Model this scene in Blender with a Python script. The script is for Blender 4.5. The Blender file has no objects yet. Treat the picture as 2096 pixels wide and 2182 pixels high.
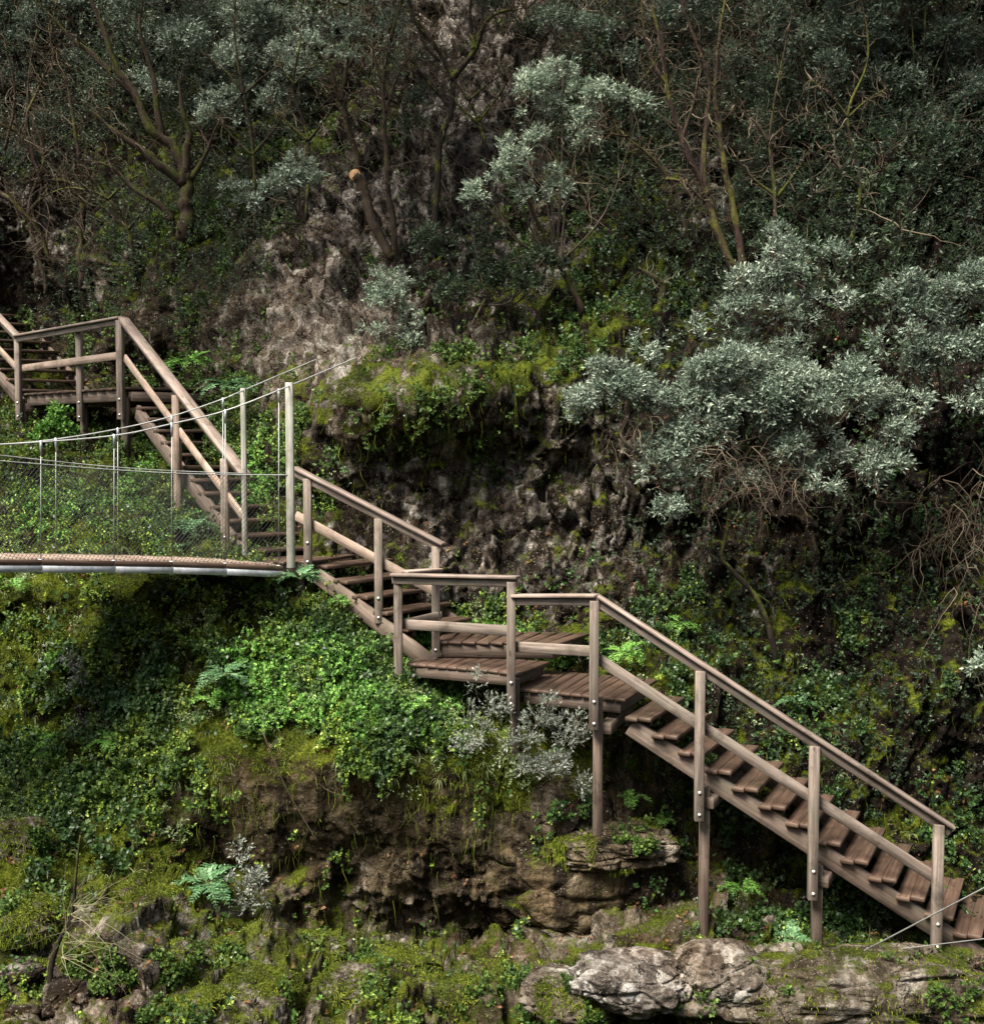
import bpy, math, random
import numpy as np
from mathutils import Vector, Matrix

scn = bpy.context.scene
# ------------------------------------------------------------------ camera
F_PX, W_PX, H_PX = 2600.0, 2096.0, 2182.0          # focal length and frame of the photograph in its pixels
CAM = np.array([0.0, 0.0, 6.0])
PITCH = math.radians(3.3)
cam_d = bpy.data.cameras.new('camera')
cam = bpy.data.objects.new('camera', cam_d)
scn.collection.objects.link(cam)
cam.location = CAM
cam.rotation_euler = (math.pi/2 - PITCH, 0, 0)
cam_d.sensor_fit = 'HORIZONTAL'
cam_d.sensor_width = 36.0
cam_d.lens = F_PX / W_PX * 36.0
cam_d.clip_start = 0.1
cam_d.clip_end = 500
scn.camera = cam
scn.render.resolution_x, scn.render.resolution_y = 983, 1024
# ------------------------------------------------------------------ light
SUN_DIR = Vector((-0.46, -0.46, 1.0)).normalized()    # towards the light
w = bpy.data.worlds.new('World'); scn.world = w; w.use_nodes = True
nt = w.node_tree; nt.nodes.clear()
bg = nt.nodes.new('ShaderNodeBackground'); sky = nt.nodes.new('ShaderNodeTexSky'); wo = nt.nodes.new('ShaderNodeOutputWorld')
sky.sky_type = 'NISHITA'; sky.sun_disc = False
sky.sun_elevation = math.asin(SUN_DIR.z); sky.sun_rotation = math.atan2(SUN_DIR.x, SUN_DIR.y)
sky.dust_density = 3.0; sky.air_density = 1.0
bg.inputs[1].default_value = 0.075
hsv = nt.nodes.new('ShaderNodeHueSaturation'); hsv.inputs['Saturation'].default_value = 0.45      # thin cloud
nt.links.new(sky.outputs[0], hsv.inputs['Color']); nt.links.new(hsv.outputs[0], bg.inputs[0]); nt.links.new(bg.outputs[0], wo.inputs[0])
sd = bpy.data.lights.new('sun', 'SUN'); sd.energy = 4.2; sd.angle = math.radians(24); sd.color = (1.0, 0.94, 0.84)
so = bpy.data.objects.new('sun', sd); scn.collection.objects.link(so)
so.rotation_euler = SUN_DIR.to_track_quat('Z', 'Y').to_euler(); so.location = (-6, -5, 20)
scn.view_settings.view_transform = 'Standard'; scn.view_settings.look = 'None'
scn.view_settings.exposure = 1.6; scn.view_settings.gamma = 1.0
scn.cycles.max_bounces = 6; scn.cycles.diffuse_bounces = 2; scn.cycles.glossy_bounces = 2
scn.cycles.transmission_bounces = 3; scn.cycles.transparent_max_bounces = 4

rng = np.random.default_rng(7); random.seed(7)
FW = np.array([0, math.cos(PITCH), -math.sin(PITCH)]); UPV = np.array([0, math.sin(PITCH), math.cos(PITCH)])

def at(px, py, Y):
    """world point seen at that pixel of the photograph, Y metres ahead"""
    px = np.asarray(px, float); py = np.asarray(py, float); Y = np.asarray(Y, float)
    u = (px - W_PX/2)/F_PX; v = (H_PX/2 - py)/F_PX
    dx = u; dy = FW[1] + v*UPV[1]; dz = FW[2] + v*UPV[2]
    return np.stack([dx/dy*Y, Y + 0*dx, CAM[2] + dz/dy*Y], -1)

def atz(px, py, z):
    u = (px - W_PX/2)/F_PX; v = (H_PX/2 - py)/F_PX
    d = np.array([u, FW[1] + v*UPV[1], FW[2] + v*UPV[2]])
    return CAM + d*((z - CAM[2])/d[2])

def topx(P):
    d = P - CAM
    zc = d @ FW
    return W_PX/2 + d[..., 0]/zc*F_PX, H_PX/2 - (d @ UPV)/zc*F_PX

# ------------------------------------------------------------------ noise
def _h(ix, iy, iz, seed):
    h = (ix.astype(np.int64)*374761393 + iy.astype(np.int64)*668265263 + iz.astype(np.int64)*2147483647 + seed*1442695041) & 0xFFFFFFFF
    h = ((h ^ (h >> 13))*1274126177) & 0xFFFFFFFF
    h = ((h ^ (h >> 16))*2246822519) & 0xFFFFFFFF
    return ((h ^ (h >> 15)) & 0xFFFFFF)/float(0xFFFFFF)

def vnoise(P, seed=0):
    i = np.floor(P).astype(np.int64); f = P - i; f = f*f*(3 - 2*f); r = 0
    for a in (0, 1):
        for b in (0, 1):
            for c in (0, 1):
                wgt = (f[:, 0] if a else 1-f[:, 0])*(f[:, 1] if b else 1-f[:, 1])*(f[:, 2] if c else 1-f[:, 2])
                r = r + wgt*_h(i[:, 0]+a, i[:, 1]+b, i[:, 2]+c, seed)
    return r

def fbm(P, oct=4, seed=0, rough=0.5):
    r = 0; a = 1; t = 0
    for k in range(oct):
        r = r + a*vnoise(P*(2.03**k) + 17.3*k, seed+k); t += a; a *= rough
    return r/t

def vor(P, seed=0):
    """distance to nearest and second nearest cell point and a value per cell"""
    i = np.floor(P).astype(np.int64)
    d1 = np.full(len(P), 9.0); d2 = d1.copy(); cv = np.zeros(len(P))
    for a in (-1, 0, 1):
        for b in (-1, 0, 1):
            for c in (-1, 0, 1):
                x, y, z = i[:, 0]+a, i[:, 1]+b, i[:, 2]+c
                q = np.stack([x+_h(x, y, z, seed), y+_h(x, y, z, seed+11), z+_h(x, y, z, seed+23)], -1)
                d = np.linalg.norm(P-q, axis=1); m = d < d1
                d2 = np.where(m, d1, np.minimum(d2, d)); cv = np.where(m, _h(x, y, z, seed+37), cv); d1 = np.where(m, d, d1)
    return d1, d2, cv

# ------------------------------------------------------------------ objects
def tag(o, label=None, cat=None, group=None, kind=None):
    for k, v in (('label', label), ('category', cat), ('group', group), ('kind', kind)):
        if v: o[k] = v
    return o

def thing(name, label, cat, loc, group=None):
    o = bpy.data.objects.new(name, None); scn.collection.objects.link(o)
    o.empty_display_size = 0.2
    o.location = tuple(float(c) for c in loc)
    return tag(o, label, cat, group)

def origin(parent):
    p = np.zeros(3)
    while parent is not None:
        p = p + np.array(parent.location); parent = parent.parent
    return p

def mesh_obj(name, V, faces, mat, parent=None, uv=None, smooth=False, attrs=None, nper=None, loc=None):
    """V (n,3) world coordinates; faces either a list of tuples or an (m,k) array"""
    V = np.asarray(V, float)
    base = np.zeros(3) if loc is None else np.asarray(loc, float)
    if parent is not None: off = origin(parent) + base
    else: off = base
    V = V - off
    me = bpy.data.meshes.new(name)
    if isinstance(faces, np.ndarray):
        m, k = faces.shape; tot = np.full(m, k); flat = faces.ravel()
    else:
        tot = np.array([len(f) for f in faces]); flat = np.fromiter((i for f in faces for i in f), dtype=np.int64)
    me.vertices.add(len(V)); me.vertices.foreach_set('co', V.astype(np.float32).ravel())
    me.loops.add(len(flat)); me.loops.foreach_set('vertex_index', flat.astype(np.int32))
    me.polygons.add(len(tot))
    st = np.concatenate([[0], np.cumsum(tot)[:-1]])
    me.polygons.foreach_set('loop_start', st.astype(np.int32)); me.polygons.foreach_set('loop_total', tot.astype(np.int32))
    if smooth: me.polygons.foreach_set('use_smooth', np.ones(len(tot), dtype=bool))
    if uv is not None:
        l = me.uv_layers.new(name='UVMap'); l.data.foreach_set('uv', np.asarray(uv, np.float32).ravel())
    if attrs:
        for an, av in attrs.items():
            a = me.attributes.new(an, 'FLOAT', 'POINT'); a.data.foreach_set('value', np.asarray(av, np.float32))
    me.update(calc_edges=True)
    if mat is not None: me.materials.append(mat)
    o = bpy.data.objects.new(name, me); scn.collection.objects.link(o)
    o.location = tuple(base)
    if parent is not None: o.parent = parent
    return o

class MB:
    """collects solid pieces, built as one mesh"""
    def __init__(s): s.v = []; s.f = []; s.uv = []; s.n = 0
    def add(s, V, F, UV):
        s.v.append(np.asarray(V, float)); s.f += [tuple(i+s.n for i in f) for f in F]; s.uv += UV; s.n += len(V)
    def beam(s, a, b, wd, ht, up=(0, 0, 1), ch=0.006, off=None):
        """squared timber from a to b, width across, height along up, with chamfered arrises"""
        a = np.asarray(a, float); b = np.asarray(b, float); d = b - a; L = np.linalg.norm(d); d = d/L
        up = np.asarray(up, float); sx = np.cross(d, up); sx /= np.linalg.norm(sx); uz = np.cross(sx, d)
        ch = min(ch, wd*0.2, ht*0.2); x, y = wd/2, ht/2
        ring = [(-x+ch, -y), (x-ch, -y), (x, -y+ch), (x, y-ch), (x-ch, y), (-x+ch, y), (-x, y-ch), (-x, -y+ch)]
        V = []; e = min(ch, L*0.1)
        for t, sc in ((0, 0.94), (e, 1), (L-e, 1), (L, 0.94)):
            for (p, q) in ring: V.append(a + d*t + sx*p*sc + uz*q*sc)
        per = [0]
        for k in range(8):
            p, q = ring[k], ring[(k+1) % 8]; per.append(per[-1]+math.hypot(p[0]-q[0], p[1]-q[1]))
        o1 = rng.random()*20; o2 = rng.random()*20
        F = []; UV = []
        ts = (0, e, L-e, L)
        for r in range(3):
            for k in range(8):
                k2 = (k+1) % 8
                F.append((r*8+k, r*8+k2, (r+1)*8+k2, (r+1)*8+k))
                UV += [(ts[r]+o1, per[k]+o2), (ts[r]+o1, per[k+1]+o2), (ts[r+1]+o1, per[k+1]+o2), (ts[r+1]+o1, per[k]+o2)]
        F.append(tuple(range(7, -1, -1))); UV += [(o1+0.02*ring[k][0], o2+ring[k][1]) for k in range(7, -1, -1)]
        F.append(tuple(range(24, 32))); UV += [(o1+0.02*ring[k][0], o2+ring[k][1]) for k in range(8)]
        s.add(V, F, UV); return s
    def tube(s, P, R, sides=6, cap=True):
        P = np.asarray(P, float); n = len(P); R = np.broadcast_to(np.asarray(R, float), (n,))
        T = np.gradient(P, axis=0); T /= np.linalg.norm(T, axis=1)[:, None]+1e-12
        u = np.array([0.31, 0.22, 0.92]) if abs(T[0][2]) < 0.9 else np.array([0.9, 0.3, 0.1])
        V = []; a = np.arange(sides)*2*math.pi/sides
        for i in range(n):
            x = np.cross(T[i], u); x /= np.linalg.norm(x)+1e-12; y = np.cross(T[i], x); u = np.cross(x, T[i])
            V.append(P[i] + R[i]*(np.cos(a)[:, None]*x + np.sin(a)[:, None]*y))
        V = np.concatenate(V); F = []; UV = []; l = 0
        for i in range(n-1):
            dl = np.linalg.norm(P[i+1]-P[i]); c = 2*math.pi*R[i]/sides
            for k in range(sides):
                F.append((i*sides+k, i*sides+(k+1) % sides, (i+1)*sides+(k+1) % sides, (i+1)*sides+k))
                UV += [(l, k*c), (l, (k+1)*c), (l+dl, (k+1)*c), (l+dl, k*c)]
            l += dl
        if cap and sides > 2:
            F.append(tuple(range(sides-1, -1, -1))); F.append(tuple((n-1)*sides+k for k in range(sides))); UV += [(0, 0)]*(2*sides)
        s.add(V, F, UV); return s
    def build(s, name, mat, parent=None, smooth=False, loc=None):
        return mesh_obj(name, np.concatenate(s.v), s.f, mat, parent, s.uv, smooth, loc=loc)

# ------------------------------------------------------------------ materials
def ramp(nt, stops, fac):
    r = nt.nodes.new('ShaderNodeValToRGB'); el = r.color_ramp.elements
    while len(el) > 1: el.remove(el[-1])
    el[0].position = stops[0][0]; el[0].color = (*stops[0][1], 1)
    for p, c in stops[1:]:
        e = el.new(p); e.color = (*c, 1)
    nt.links.new(fac, r.inputs[0]); return r.outputs[0]

def nd(nt, typ, ins=None, **kw):
    n = nt.nodes.new(typ)
    for k, v in kw.items(): setattr(n, k, v)
    for k, v in (ins or {}).items():
        if hasattr(v, 'is_output') or isinstance(v, bpy.types.NodeSocket): nt.links.new(v, n.inputs[k])
        else: n.inputs[k].default_value = v
    return n

def mix(nt, f, a, b, blend='MIX'):
    n = nt.nodes.new('ShaderNodeMix'); n.data_type = 'RGBA'; n.blend_type = blend
    for k, v in ((0, f), (6, a), (7, b)):
        if isinstance(v, bpy.types.NodeSocket): nt.links.new(v, n.inputs[k])
        else: n.inputs[k].default_value = v if k == 0 else (*v, 1)
    return n.outputs[2]

def mat_new(name):
    m = bpy.data.materials.new(name); m.use_nodes = True; nt = m.node_tree
    return m, nt, nt.nodes['Principled BSDF']

def math_(nt, op, a, b=None, clamp=False):
    n = nt.nodes.new('ShaderNodeMath'); n.operation = op; n.use_clamp = clamp
    for k, v in ((0, a), (1, b)):
        if v is None: continue
        if isinstance(v, bpy.types.NodeSocket): nt.links.new(v, n.inputs[k])
        else: n.inputs[k].default_value = v
    return n.outputs[0]

def timber(name, dark, mid, light, rough=0.75):
    m, nt, b = mat_new(name)
    uv = nd(nt, 'ShaderNodeTexCoord').outputs['UV']
    mp = nd(nt, 'ShaderNodeMapping', {'Vector': uv, 'Scale': (1.6, 34, 1)}).outputs[0]
    g = nd(nt, 'ShaderNodeTexNoise', {'Vector': mp, 'Scale': 1.0, 'Detail': 6, 'Roughness': 0.65, 'Distortion': 0.4}).outputs[0]
    mp2 = nd(nt, 'ShaderNodeMapping', {'Vector': uv, 'Scale': (1.0, 4, 1)}).outputs[0]
    p = nd(nt, 'ShaderNodeTexNoise', {'Vector': mp2, 'Scale': 2.2, 'Detail': 4}).outputs[0]
    c = ramp(nt, [(0.28, dark), (0.5, mid), (0.72, light)], g)
    hue = ramp(nt, [(0.3, (0.62, 0.60, 0.56)), (0.55, (1, 1, 1)), (0.75, (1.12, 1.04, 1.0))], p)
    c = mix(nt, 1.0, c, hue, 'MULTIPLY')
    # each thing a little different in tone, and stains of its own
    oi = nd(nt, 'ShaderNodeNewGeometry').outputs['Position']
    st = nd(nt, 'ShaderNodeTexNoise', {'Vector': oi, 'Scale': 3.1, 'Detail': 5, 'Roughness': 0.7}).outputs[0]
    stf = nd(nt, 'ShaderNodeMapRange', {'Value': st, 'From Min': 0.52, 'From Max': 0.70, 'To Max': 0.8}).outputs[0]
    c = mix(nt, stf, c, (dark[0]*0.55, dark[1]*0.6, dark[2]*0.5))
    al = nd(nt, 'ShaderNodeTexNoise', {'Vector': oi, 'Scale': 1.7, 'Detail': 6, 'Roughness': 0.75}).outputs[0]
    alf = nd(nt, 'ShaderNodeMapRange', {'Value': al, 'From Min': 0.50, 'From Max': 0.66, 'To Max': 0.55}).outputs[0]
    c = mix(nt, alf, c, (mid[0]*0.78, mid[1]*0.98, mid[2]*0.88))
    mp3 = nd(nt, 'ShaderNodeMapping', {'Vector': uv, 'Scale': (0.9, 90, 1)}).outputs[0]
    ckn = nd(nt, 'ShaderNodeTexNoise', {'Vector': mp3, 'Scale': 1.0, 'Detail': 3, 'Roughness': 0.6}).outputs[0]
    ckf = nd(nt, 'ShaderNodeMapRange', {'Value': ckn, 'From Min': 0.66, 'From Max': 0.71, 'To Max': 0.8}).outputs[0]
    c = mix(nt, ckf, c, (dark[0]*0.3, dark[1]*0.3, dark[2]*0.3))
    kv = nd(nt, 'ShaderNodeTexVoronoi', {'Vector': nd(nt, 'ShaderNodeMapping', {'Vector': uv, 'Scale': (2.2, 7, 1)}).outputs[0], 'Scale': 1.0}).outputs['Distance']
    kf = nd(nt, 'ShaderNodeMapRange', {'Value': kv, 'From Min': 0.06, 'From Max': 0.10, 'To Min': 0.75, 'To Max': 0.0}).outputs[0]
    c = mix(nt, kf, c, (dark[0]*0.45, dark[1]*0.4, dark[2]*0.35))
    rnd = nd(nt, 'ShaderNodeObjectInfo').outputs['Random']
    rv = nd(nt, 'ShaderNodeMapRange', {'Value': rnd, 'To Min': 0.8, 'To Max': 1.15}).outputs[0]
    hs = nd(nt, 'ShaderNodeHueSaturation', {'Color': c, 'Value': rv}).outputs[0]
    nt.links.new(hs, b.inputs['Base Color']); b.inputs['Roughness'].default_value = rough
    b.inputs['Specular IOR Level'].default_value = 0.3
    bu = nd(nt, 'ShaderNodeBump', {'Height': g, 'Strength': 0.35, 'Distance': 0.004}).outputs[0]
    nt.links.new(bu, b.inputs['Normal'])
    return m

def leafmat(name, stops, rough=0.5, trans=0.22, spec=0.14, scale=1.3, sheen=None):
    """stops: colours along the random tint of each leaf; patches of growth shift it"""
    m, nt, b = mat_new(name)
    geo = nd(nt, 'ShaderNodeNewGeometry')
    n = nd(nt, 'ShaderNodeTexNoise', {'Vector': geo.outputs['Position'], 'Scale': scale, 'Detail': 3}).outputs[0]
    a = math_(nt, 'MULTIPLY', geo.outputs['Random Per Island'], 0.78)
    nb = nd(nt, 'ShaderNodeMapRange', {'Value': n, 'From Min': 0.32, 'From Max': 0.68, 'To Min': -0.08, 'To Max': 0.26}).outputs[0]
    c = ramp(nt, stops, math_(nt, 'ADD', a, nb))
    if sheen is not None:                       # paler underside of the leaf
        c = mix(nt, geo.outputs['Backfacing'], c, sheen)
    nt.links.new(c, b.inputs['Base Color'])
    b.inputs['Roughness'].default_value = rough; b.inputs['Specular IOR Level'].default_value = spec
    tr = nd(nt, 'ShaderNodeBsdfTranslucent', {'Color': c})
    ms = nt.nodes.new('ShaderNodeMixShader'); ms.inputs[0].default_value = trans
    nt.links.new(b.outputs[0], ms.inputs[1]); nt.links.new(tr.outputs[0], ms.inputs[2])
    nt.links.new(ms.outputs[0], nt.nodes['Material Output'].inputs[0])
    return m

def barkmat(name, dark, light, moss, mossamt):
    m, nt, b = mat_new(name)
    geo = nd(nt, 'ShaderNodeNewGeometry')
    mp = nd(nt, 'ShaderNodeMapping', {'Vector': geo.outputs['Position'], 'Scale': (14, 14, 4)}).outputs[0]
    n = nd(nt, 'ShaderNodeTexNoise', {'Vector': mp, 'Scale': 1.5, 'Detail': 6, 'Roughness': 0.7}).outputs[0]
    c = ramp(nt, [(0.3, dark), (0.7, light)], n)
    n2 = nd(nt, 'ShaderNodeTexNoise', {'Vector': geo.outputs['Position'], 'Scale': 2.3, 'Detail': 5, 'Roughness': 0.65}).outputs[0]
    up = nd(nt, 'ShaderNodeSeparateXYZ', {0: geo.outputs['Normal']}).outputs[2]
    k = math_(nt, 'ADD', n2, math_(nt, 'MULTIPLY', up, 0.12))
    f = nd(nt, 'ShaderNodeMapRange', {'Value': k, 'From Min': 0.62-mossamt*0.3, 'From Max': 0.72-mossamt*0.3}).outputs[0]
    n3 = nd(nt, 'ShaderNodeTexNoise', {'Vector': geo.outputs['Position'], 'Scale': 30, 'Detail': 4}).outputs[0]
    mc = ramp(nt, [(0.3, tuple(x*0.4 for x in moss)), (0.7, moss)], n3)
    c = mix(nt, f, c, mc)
    nt.links.new(c, b.inputs['Base Color']); b.inputs['Roughness'].default_value = 0.9
    b.inputs['Specular IOR Level'].default_value = 0.15
    bu = nd(nt, 'ShaderNodeBump', {'Height': n, 'Strength': 0.8, 'Distance': 0.02}).outputs[0]
    nt.links.new(bu, b.inputs['Normal'])
    return m

def metal(name, col, rough=0.4, met=0.8):
    m, nt, b = mat_new(name)
    geo = nd(nt, 'ShaderNodeNewGeometry')
    n = nd(nt, 'ShaderNodeTexNoise', {'Vector': geo.outputs['Position'], 'Scale': 9, 'Detail': 5, 'Roughness': 0.7}).outputs[0]
    c = ramp(nt, [(0.3, tuple(x*0.55 for x in col)), (0.6, col)], n)
    nt.links.new(c, b.inputs['Base Color']); b.inputs['Roughness'].default_value = rough; b.inputs['Metallic'].default_value = met
    return m

M = {}
M['post'] = timber('rail_timber', (0.090, 0.068, 0.054), (0.200, 0.158, 0.130), (0.31, 0.255, 0.215))
M['rail'] = timber('handrail_timber', (0.12, 0.086, 0.070), (0.255, 0.195, 0.163), (0.38, 0.30, 0.258), 0.6)
M['pale'] = timber('sunbleached_timber', (0.17, 0.12, 0.092), (0.31, 0.228, 0.18), (0.43, 0.33, 0.265))
M['tread'] = timber('tread_timber', (0.045, 0.027, 0.018), (0.085, 0.052, 0.036), (0.14, 0.090, 0.064), 0.55)
M['frame'] = timber('frame_timber', (0.052, 0.037, 0.028), (0.108, 0.078, 0.060), (0.19, 0.14, 0.11))
M['steel'] = metal('galvanised_steel', (0.50, 0.52, 0.53), 0.45, 0.6)
M['cable'] = metal('steel_cable', (0.40, 0.405, 0.39), 0.6, 0.3)
M['bolt'] = metal('bolt_steel', (0.55, 0.52, 0.47), 0.4, 0.7)
M['tower'] = timber('bridge_post_timber', (0.18, 0.17, 0.14), (0.34, 0.325, 0.28), (0.46, 0.445, 0.39))

def rockmat():
    m, nt, b = mat_new('limestone_and_moss')
    geo = nd(nt, 'ShaderNodeNewGeometry'); P = geo.outputs['Position']
    at_ = lambda n: nd(nt, 'ShaderNodeAttribute', attribute_name=n).outputs['Fac']
    pale, moss, crack, tan = at_('pale'), at_('moss'), at_('crack'), at_('tan')
    n1 = nd(nt, 'ShaderNodeTexNoise', {'Vector': P, 'Scale': 1.6, 'Detail': 8, 'Roughness': 0.68}).outputs[0]
    n2 = nd(nt, 'ShaderNodeTexNoise', {'Vector': P, 'Scale': 7.5, 'Detail': 8, 'Roughness': 0.75}).outputs[0]
    w0 = nd(nt, 'ShaderNodeTexNoise', {'Vector': P, 'Scale': 3.0, 'Detail': 4, 'Roughness': 0.6}).outputs['Color']
    w1 = nd(nt, 'ShaderNodeVectorMath', {0: w0, 'Scale': 0.22}, operation='SCALE').outputs[0]
    w2 = nd(nt, 'ShaderNodeVectorMath', {0: P, 1: w1}, operation='ADD').outputs[0]
    w3 = nd(nt, 'ShaderNodeMapping', {'Vector': w2, 'Rotation': (0.3, 0.5, 0.2), 'Scale': (5.5, 5.5, 3.4)}).outputs[0]
    vb = nd(nt, 'ShaderNodeTexVoronoi', {'Vector': w3, 'Scale': 1.0}); blk = nd(nt, 'ShaderNodeSeparateColor', {0: vb.outputs['Color']}).outputs[0]
    vs2 = nd(nt, 'ShaderNodeTexVoronoi', {'Vector': w3, 'Scale': 3.3}).outputs['Distance']
    n2 = math_(nt, 'ADD', math_(nt, 'MULTIPLY', n2, 0.80), math_(nt, 'MULTIPLY', blk, 0.20))
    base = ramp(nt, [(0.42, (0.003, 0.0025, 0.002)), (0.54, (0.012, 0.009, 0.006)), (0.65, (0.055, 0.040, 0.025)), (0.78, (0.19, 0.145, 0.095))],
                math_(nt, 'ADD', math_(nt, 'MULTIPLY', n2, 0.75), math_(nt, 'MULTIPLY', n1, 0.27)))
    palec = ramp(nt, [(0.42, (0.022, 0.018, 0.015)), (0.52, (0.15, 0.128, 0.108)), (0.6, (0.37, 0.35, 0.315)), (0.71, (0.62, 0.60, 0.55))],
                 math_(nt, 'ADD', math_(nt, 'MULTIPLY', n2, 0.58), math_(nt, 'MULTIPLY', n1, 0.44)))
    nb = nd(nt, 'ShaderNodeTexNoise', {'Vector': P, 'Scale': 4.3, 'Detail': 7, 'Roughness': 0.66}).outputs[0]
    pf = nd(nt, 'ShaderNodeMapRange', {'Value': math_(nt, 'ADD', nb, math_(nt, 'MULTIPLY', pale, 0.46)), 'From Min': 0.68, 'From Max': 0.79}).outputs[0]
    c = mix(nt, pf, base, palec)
    tanc = ramp(nt, [(0.34, (0.030, 0.021, 0.011)), (0.48, (0.095, 0.070, 0.038)), (0.62, (0.175, 0.132, 0.080)), (0.76, (0.32, 0.26, 0.18))],
                math_(nt, 'ADD', math_(nt, 'MULTIPLY', n2, 0.5), math_(nt, 'MULTIPLY', n1, 0.5)))
    c = mix(nt, math_(nt, 'MULTIPLY', tan, 0.92), c, tanc)
    # ochre wash
    n3 = nd(nt, 'ShaderNodeTexNoise', {'Vector': P, 'Scale': 0.9, 'Detail': 5, 'Roughness': 0.6}).outputs[0]
    of = nd(nt, 'ShaderNodeMapRange', {'Value': n3, 'From Min': 0.5, 'From Max': 0.66, 'To Max': 0.5}).outputs[0]
    c = mix(nt, of, c, mix(nt, 0.85, c, (0.62, 0.40, 0.24), 'MULTIPLY'))
    # dark seeping streaks down the face; low-pale rock gets extra, as painted shade
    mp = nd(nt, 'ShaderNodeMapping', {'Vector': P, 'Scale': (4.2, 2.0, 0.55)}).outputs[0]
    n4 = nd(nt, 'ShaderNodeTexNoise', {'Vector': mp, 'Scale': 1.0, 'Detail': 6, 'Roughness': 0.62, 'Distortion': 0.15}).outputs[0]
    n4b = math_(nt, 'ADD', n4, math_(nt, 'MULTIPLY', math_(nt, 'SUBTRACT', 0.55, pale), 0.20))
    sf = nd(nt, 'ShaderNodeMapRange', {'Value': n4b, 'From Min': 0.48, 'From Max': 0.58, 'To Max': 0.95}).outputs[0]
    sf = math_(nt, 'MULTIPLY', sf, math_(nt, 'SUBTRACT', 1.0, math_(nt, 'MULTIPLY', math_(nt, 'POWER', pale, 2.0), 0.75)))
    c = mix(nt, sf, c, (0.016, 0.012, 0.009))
    # lichen spots
    vo = nd(nt, 'ShaderNodeTexVoronoi', {'Vector': P, 'Scale': 26.0, 'Randomness': 1.0}).outputs['Distance']
    n5 = nd(nt, 'ShaderNodeTexNoise', {'Vector': P, 'Scale': 3.3, 'Detail': 4}).outputs[0]
    lf = math_(nt, 'LESS_THAN', math_(nt, 'ADD', vo, math_(nt, 'MULTIPLY', n2, 0.5)), math_(nt, 'ADD', 0.08, math_(nt, 'MULTIPLY', n5, 0.66)))
    c = mix(nt, math_(nt, 'MULTIPLY', lf, 0.35), c, (0.42, 0.38, 0.32))
    wp = nd(nt, 'ShaderNodeTexNoise', {'Vector': P, 'Scale': 1.4, 'Detail': 5, 'Roughness': 0.6}).outputs['Color']
    wv_ = nd(nt, 'ShaderNodeVectorMath', {0: P, 1: wp}, operation='ADD').outputs[0]
    cks = []
    for sc_, wd_, am_ in (((2.0, 2.0, 1.1), 0.030, 0.7), ((6.0, 6.0, 4.5), 0.040, 0.3)):
        mpc = nd(nt, 'ShaderNodeMapping', {'Vector': wv_, 'Scale': sc_}).outputs[0]
        ve = nd(nt, 'ShaderNodeTexVoronoi', {'Vector': mpc, 'Scale': 1.0}, feature='DISTANCE_TO_EDGE').outputs['Distance']
        cks.append(nd(nt, 'ShaderNodeMapRange', {'Value': ve, 'From Min': 0.0, 'From Max': wd_, 'To Min': am_, 'To Max': 0.0}).outputs[0])
    ck = math_(nt, 'MAXIMUM', cks[0], cks[1]); ckm = math_(nt, 'GREATER_THAN', n5, 0.50)
    ck = math_(nt, 'MULTIPLY', ck, ckm)
    c = mix(nt, ck, c, (0.010, 0.008, 0.006))
    c = mix(nt, crack, c, (0.010, 0.008, 0.006))
    # moss
    up = nd(nt, 'ShaderNodeSeparateXYZ', {0: geo.outputs['Normal']}).outputs[2]
    n6 = nd(nt, 'ShaderNodeTexNoise', {'Vector': P, 'Scale': 3.8, 'Detail': 8, 'Roughness': 0.7}).outputs[0]
    k = math_(nt, 'ADD', math_(nt, 'ADD', n6, math_(nt, 'MULTIPLY', up, 0.16)), math_(nt, 'MULTIPLY', moss, 0.42))
    mf = nd(nt, 'ShaderNodeMapRange', {'Value': k, 'From Min': 0.76, 'From Max': 0.88}).outputs[0]
    n7 = nd(nt, 'ShaderNodeTexNoise', {'Vector': P, 'Scale': 38, 'Detail': 6, 'Roughness': 0.75}).outputs[0]
    n8 = nd(nt, 'ShaderNodeTexNoise', {'Vector': P, 'Scale': 1.9, 'Detail': 4}).outputs[0]
    mc = ramp(nt, [(0.34, (0.008, 0.010, 0.002)), (0.46, (0.026, 0.036, 0.004)), (0.57, (0.105, 0.130, 0.012)), (0.70, (0.25, 0.27, 0.030))],
              math_(nt, 'ADD', math_(nt, 'MULTIPLY', n7, 0.62), math_(nt, 'MULTIPLY', n8, 0.38)))
    c = mix(nt, math_(nt, 'MULTIPLY', mf, 0.94), c, mc)
    nt.links.new(c, b.inputs['Base Color'])
    b.inputs['Roughness'].default_value = 0.9; b.inputs['Specular IOR Level'].default_value = 0.05
    hh = math_(nt, 'ADD', math_(nt, 'SUBTRACT', math_(nt, 'SUBTRACT', n2, math_(nt, 'MULTIPLY', vs2, 0.35)), math_(nt, 'MULTIPLY', ck, 0.5)), math_(nt, 'MULTIPLY', math_(nt, 'MULTIPLY', n7, mf), 0.6))
    bu = nd(nt, 'ShaderNodeBump', {'Height': hh, 'Strength': 1.0, 'Distance': 0.09}).outputs[0]
    nt.links.new(bu, b.inputs['Normal'])
    return m
M['rock'] = rockmat()
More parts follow.
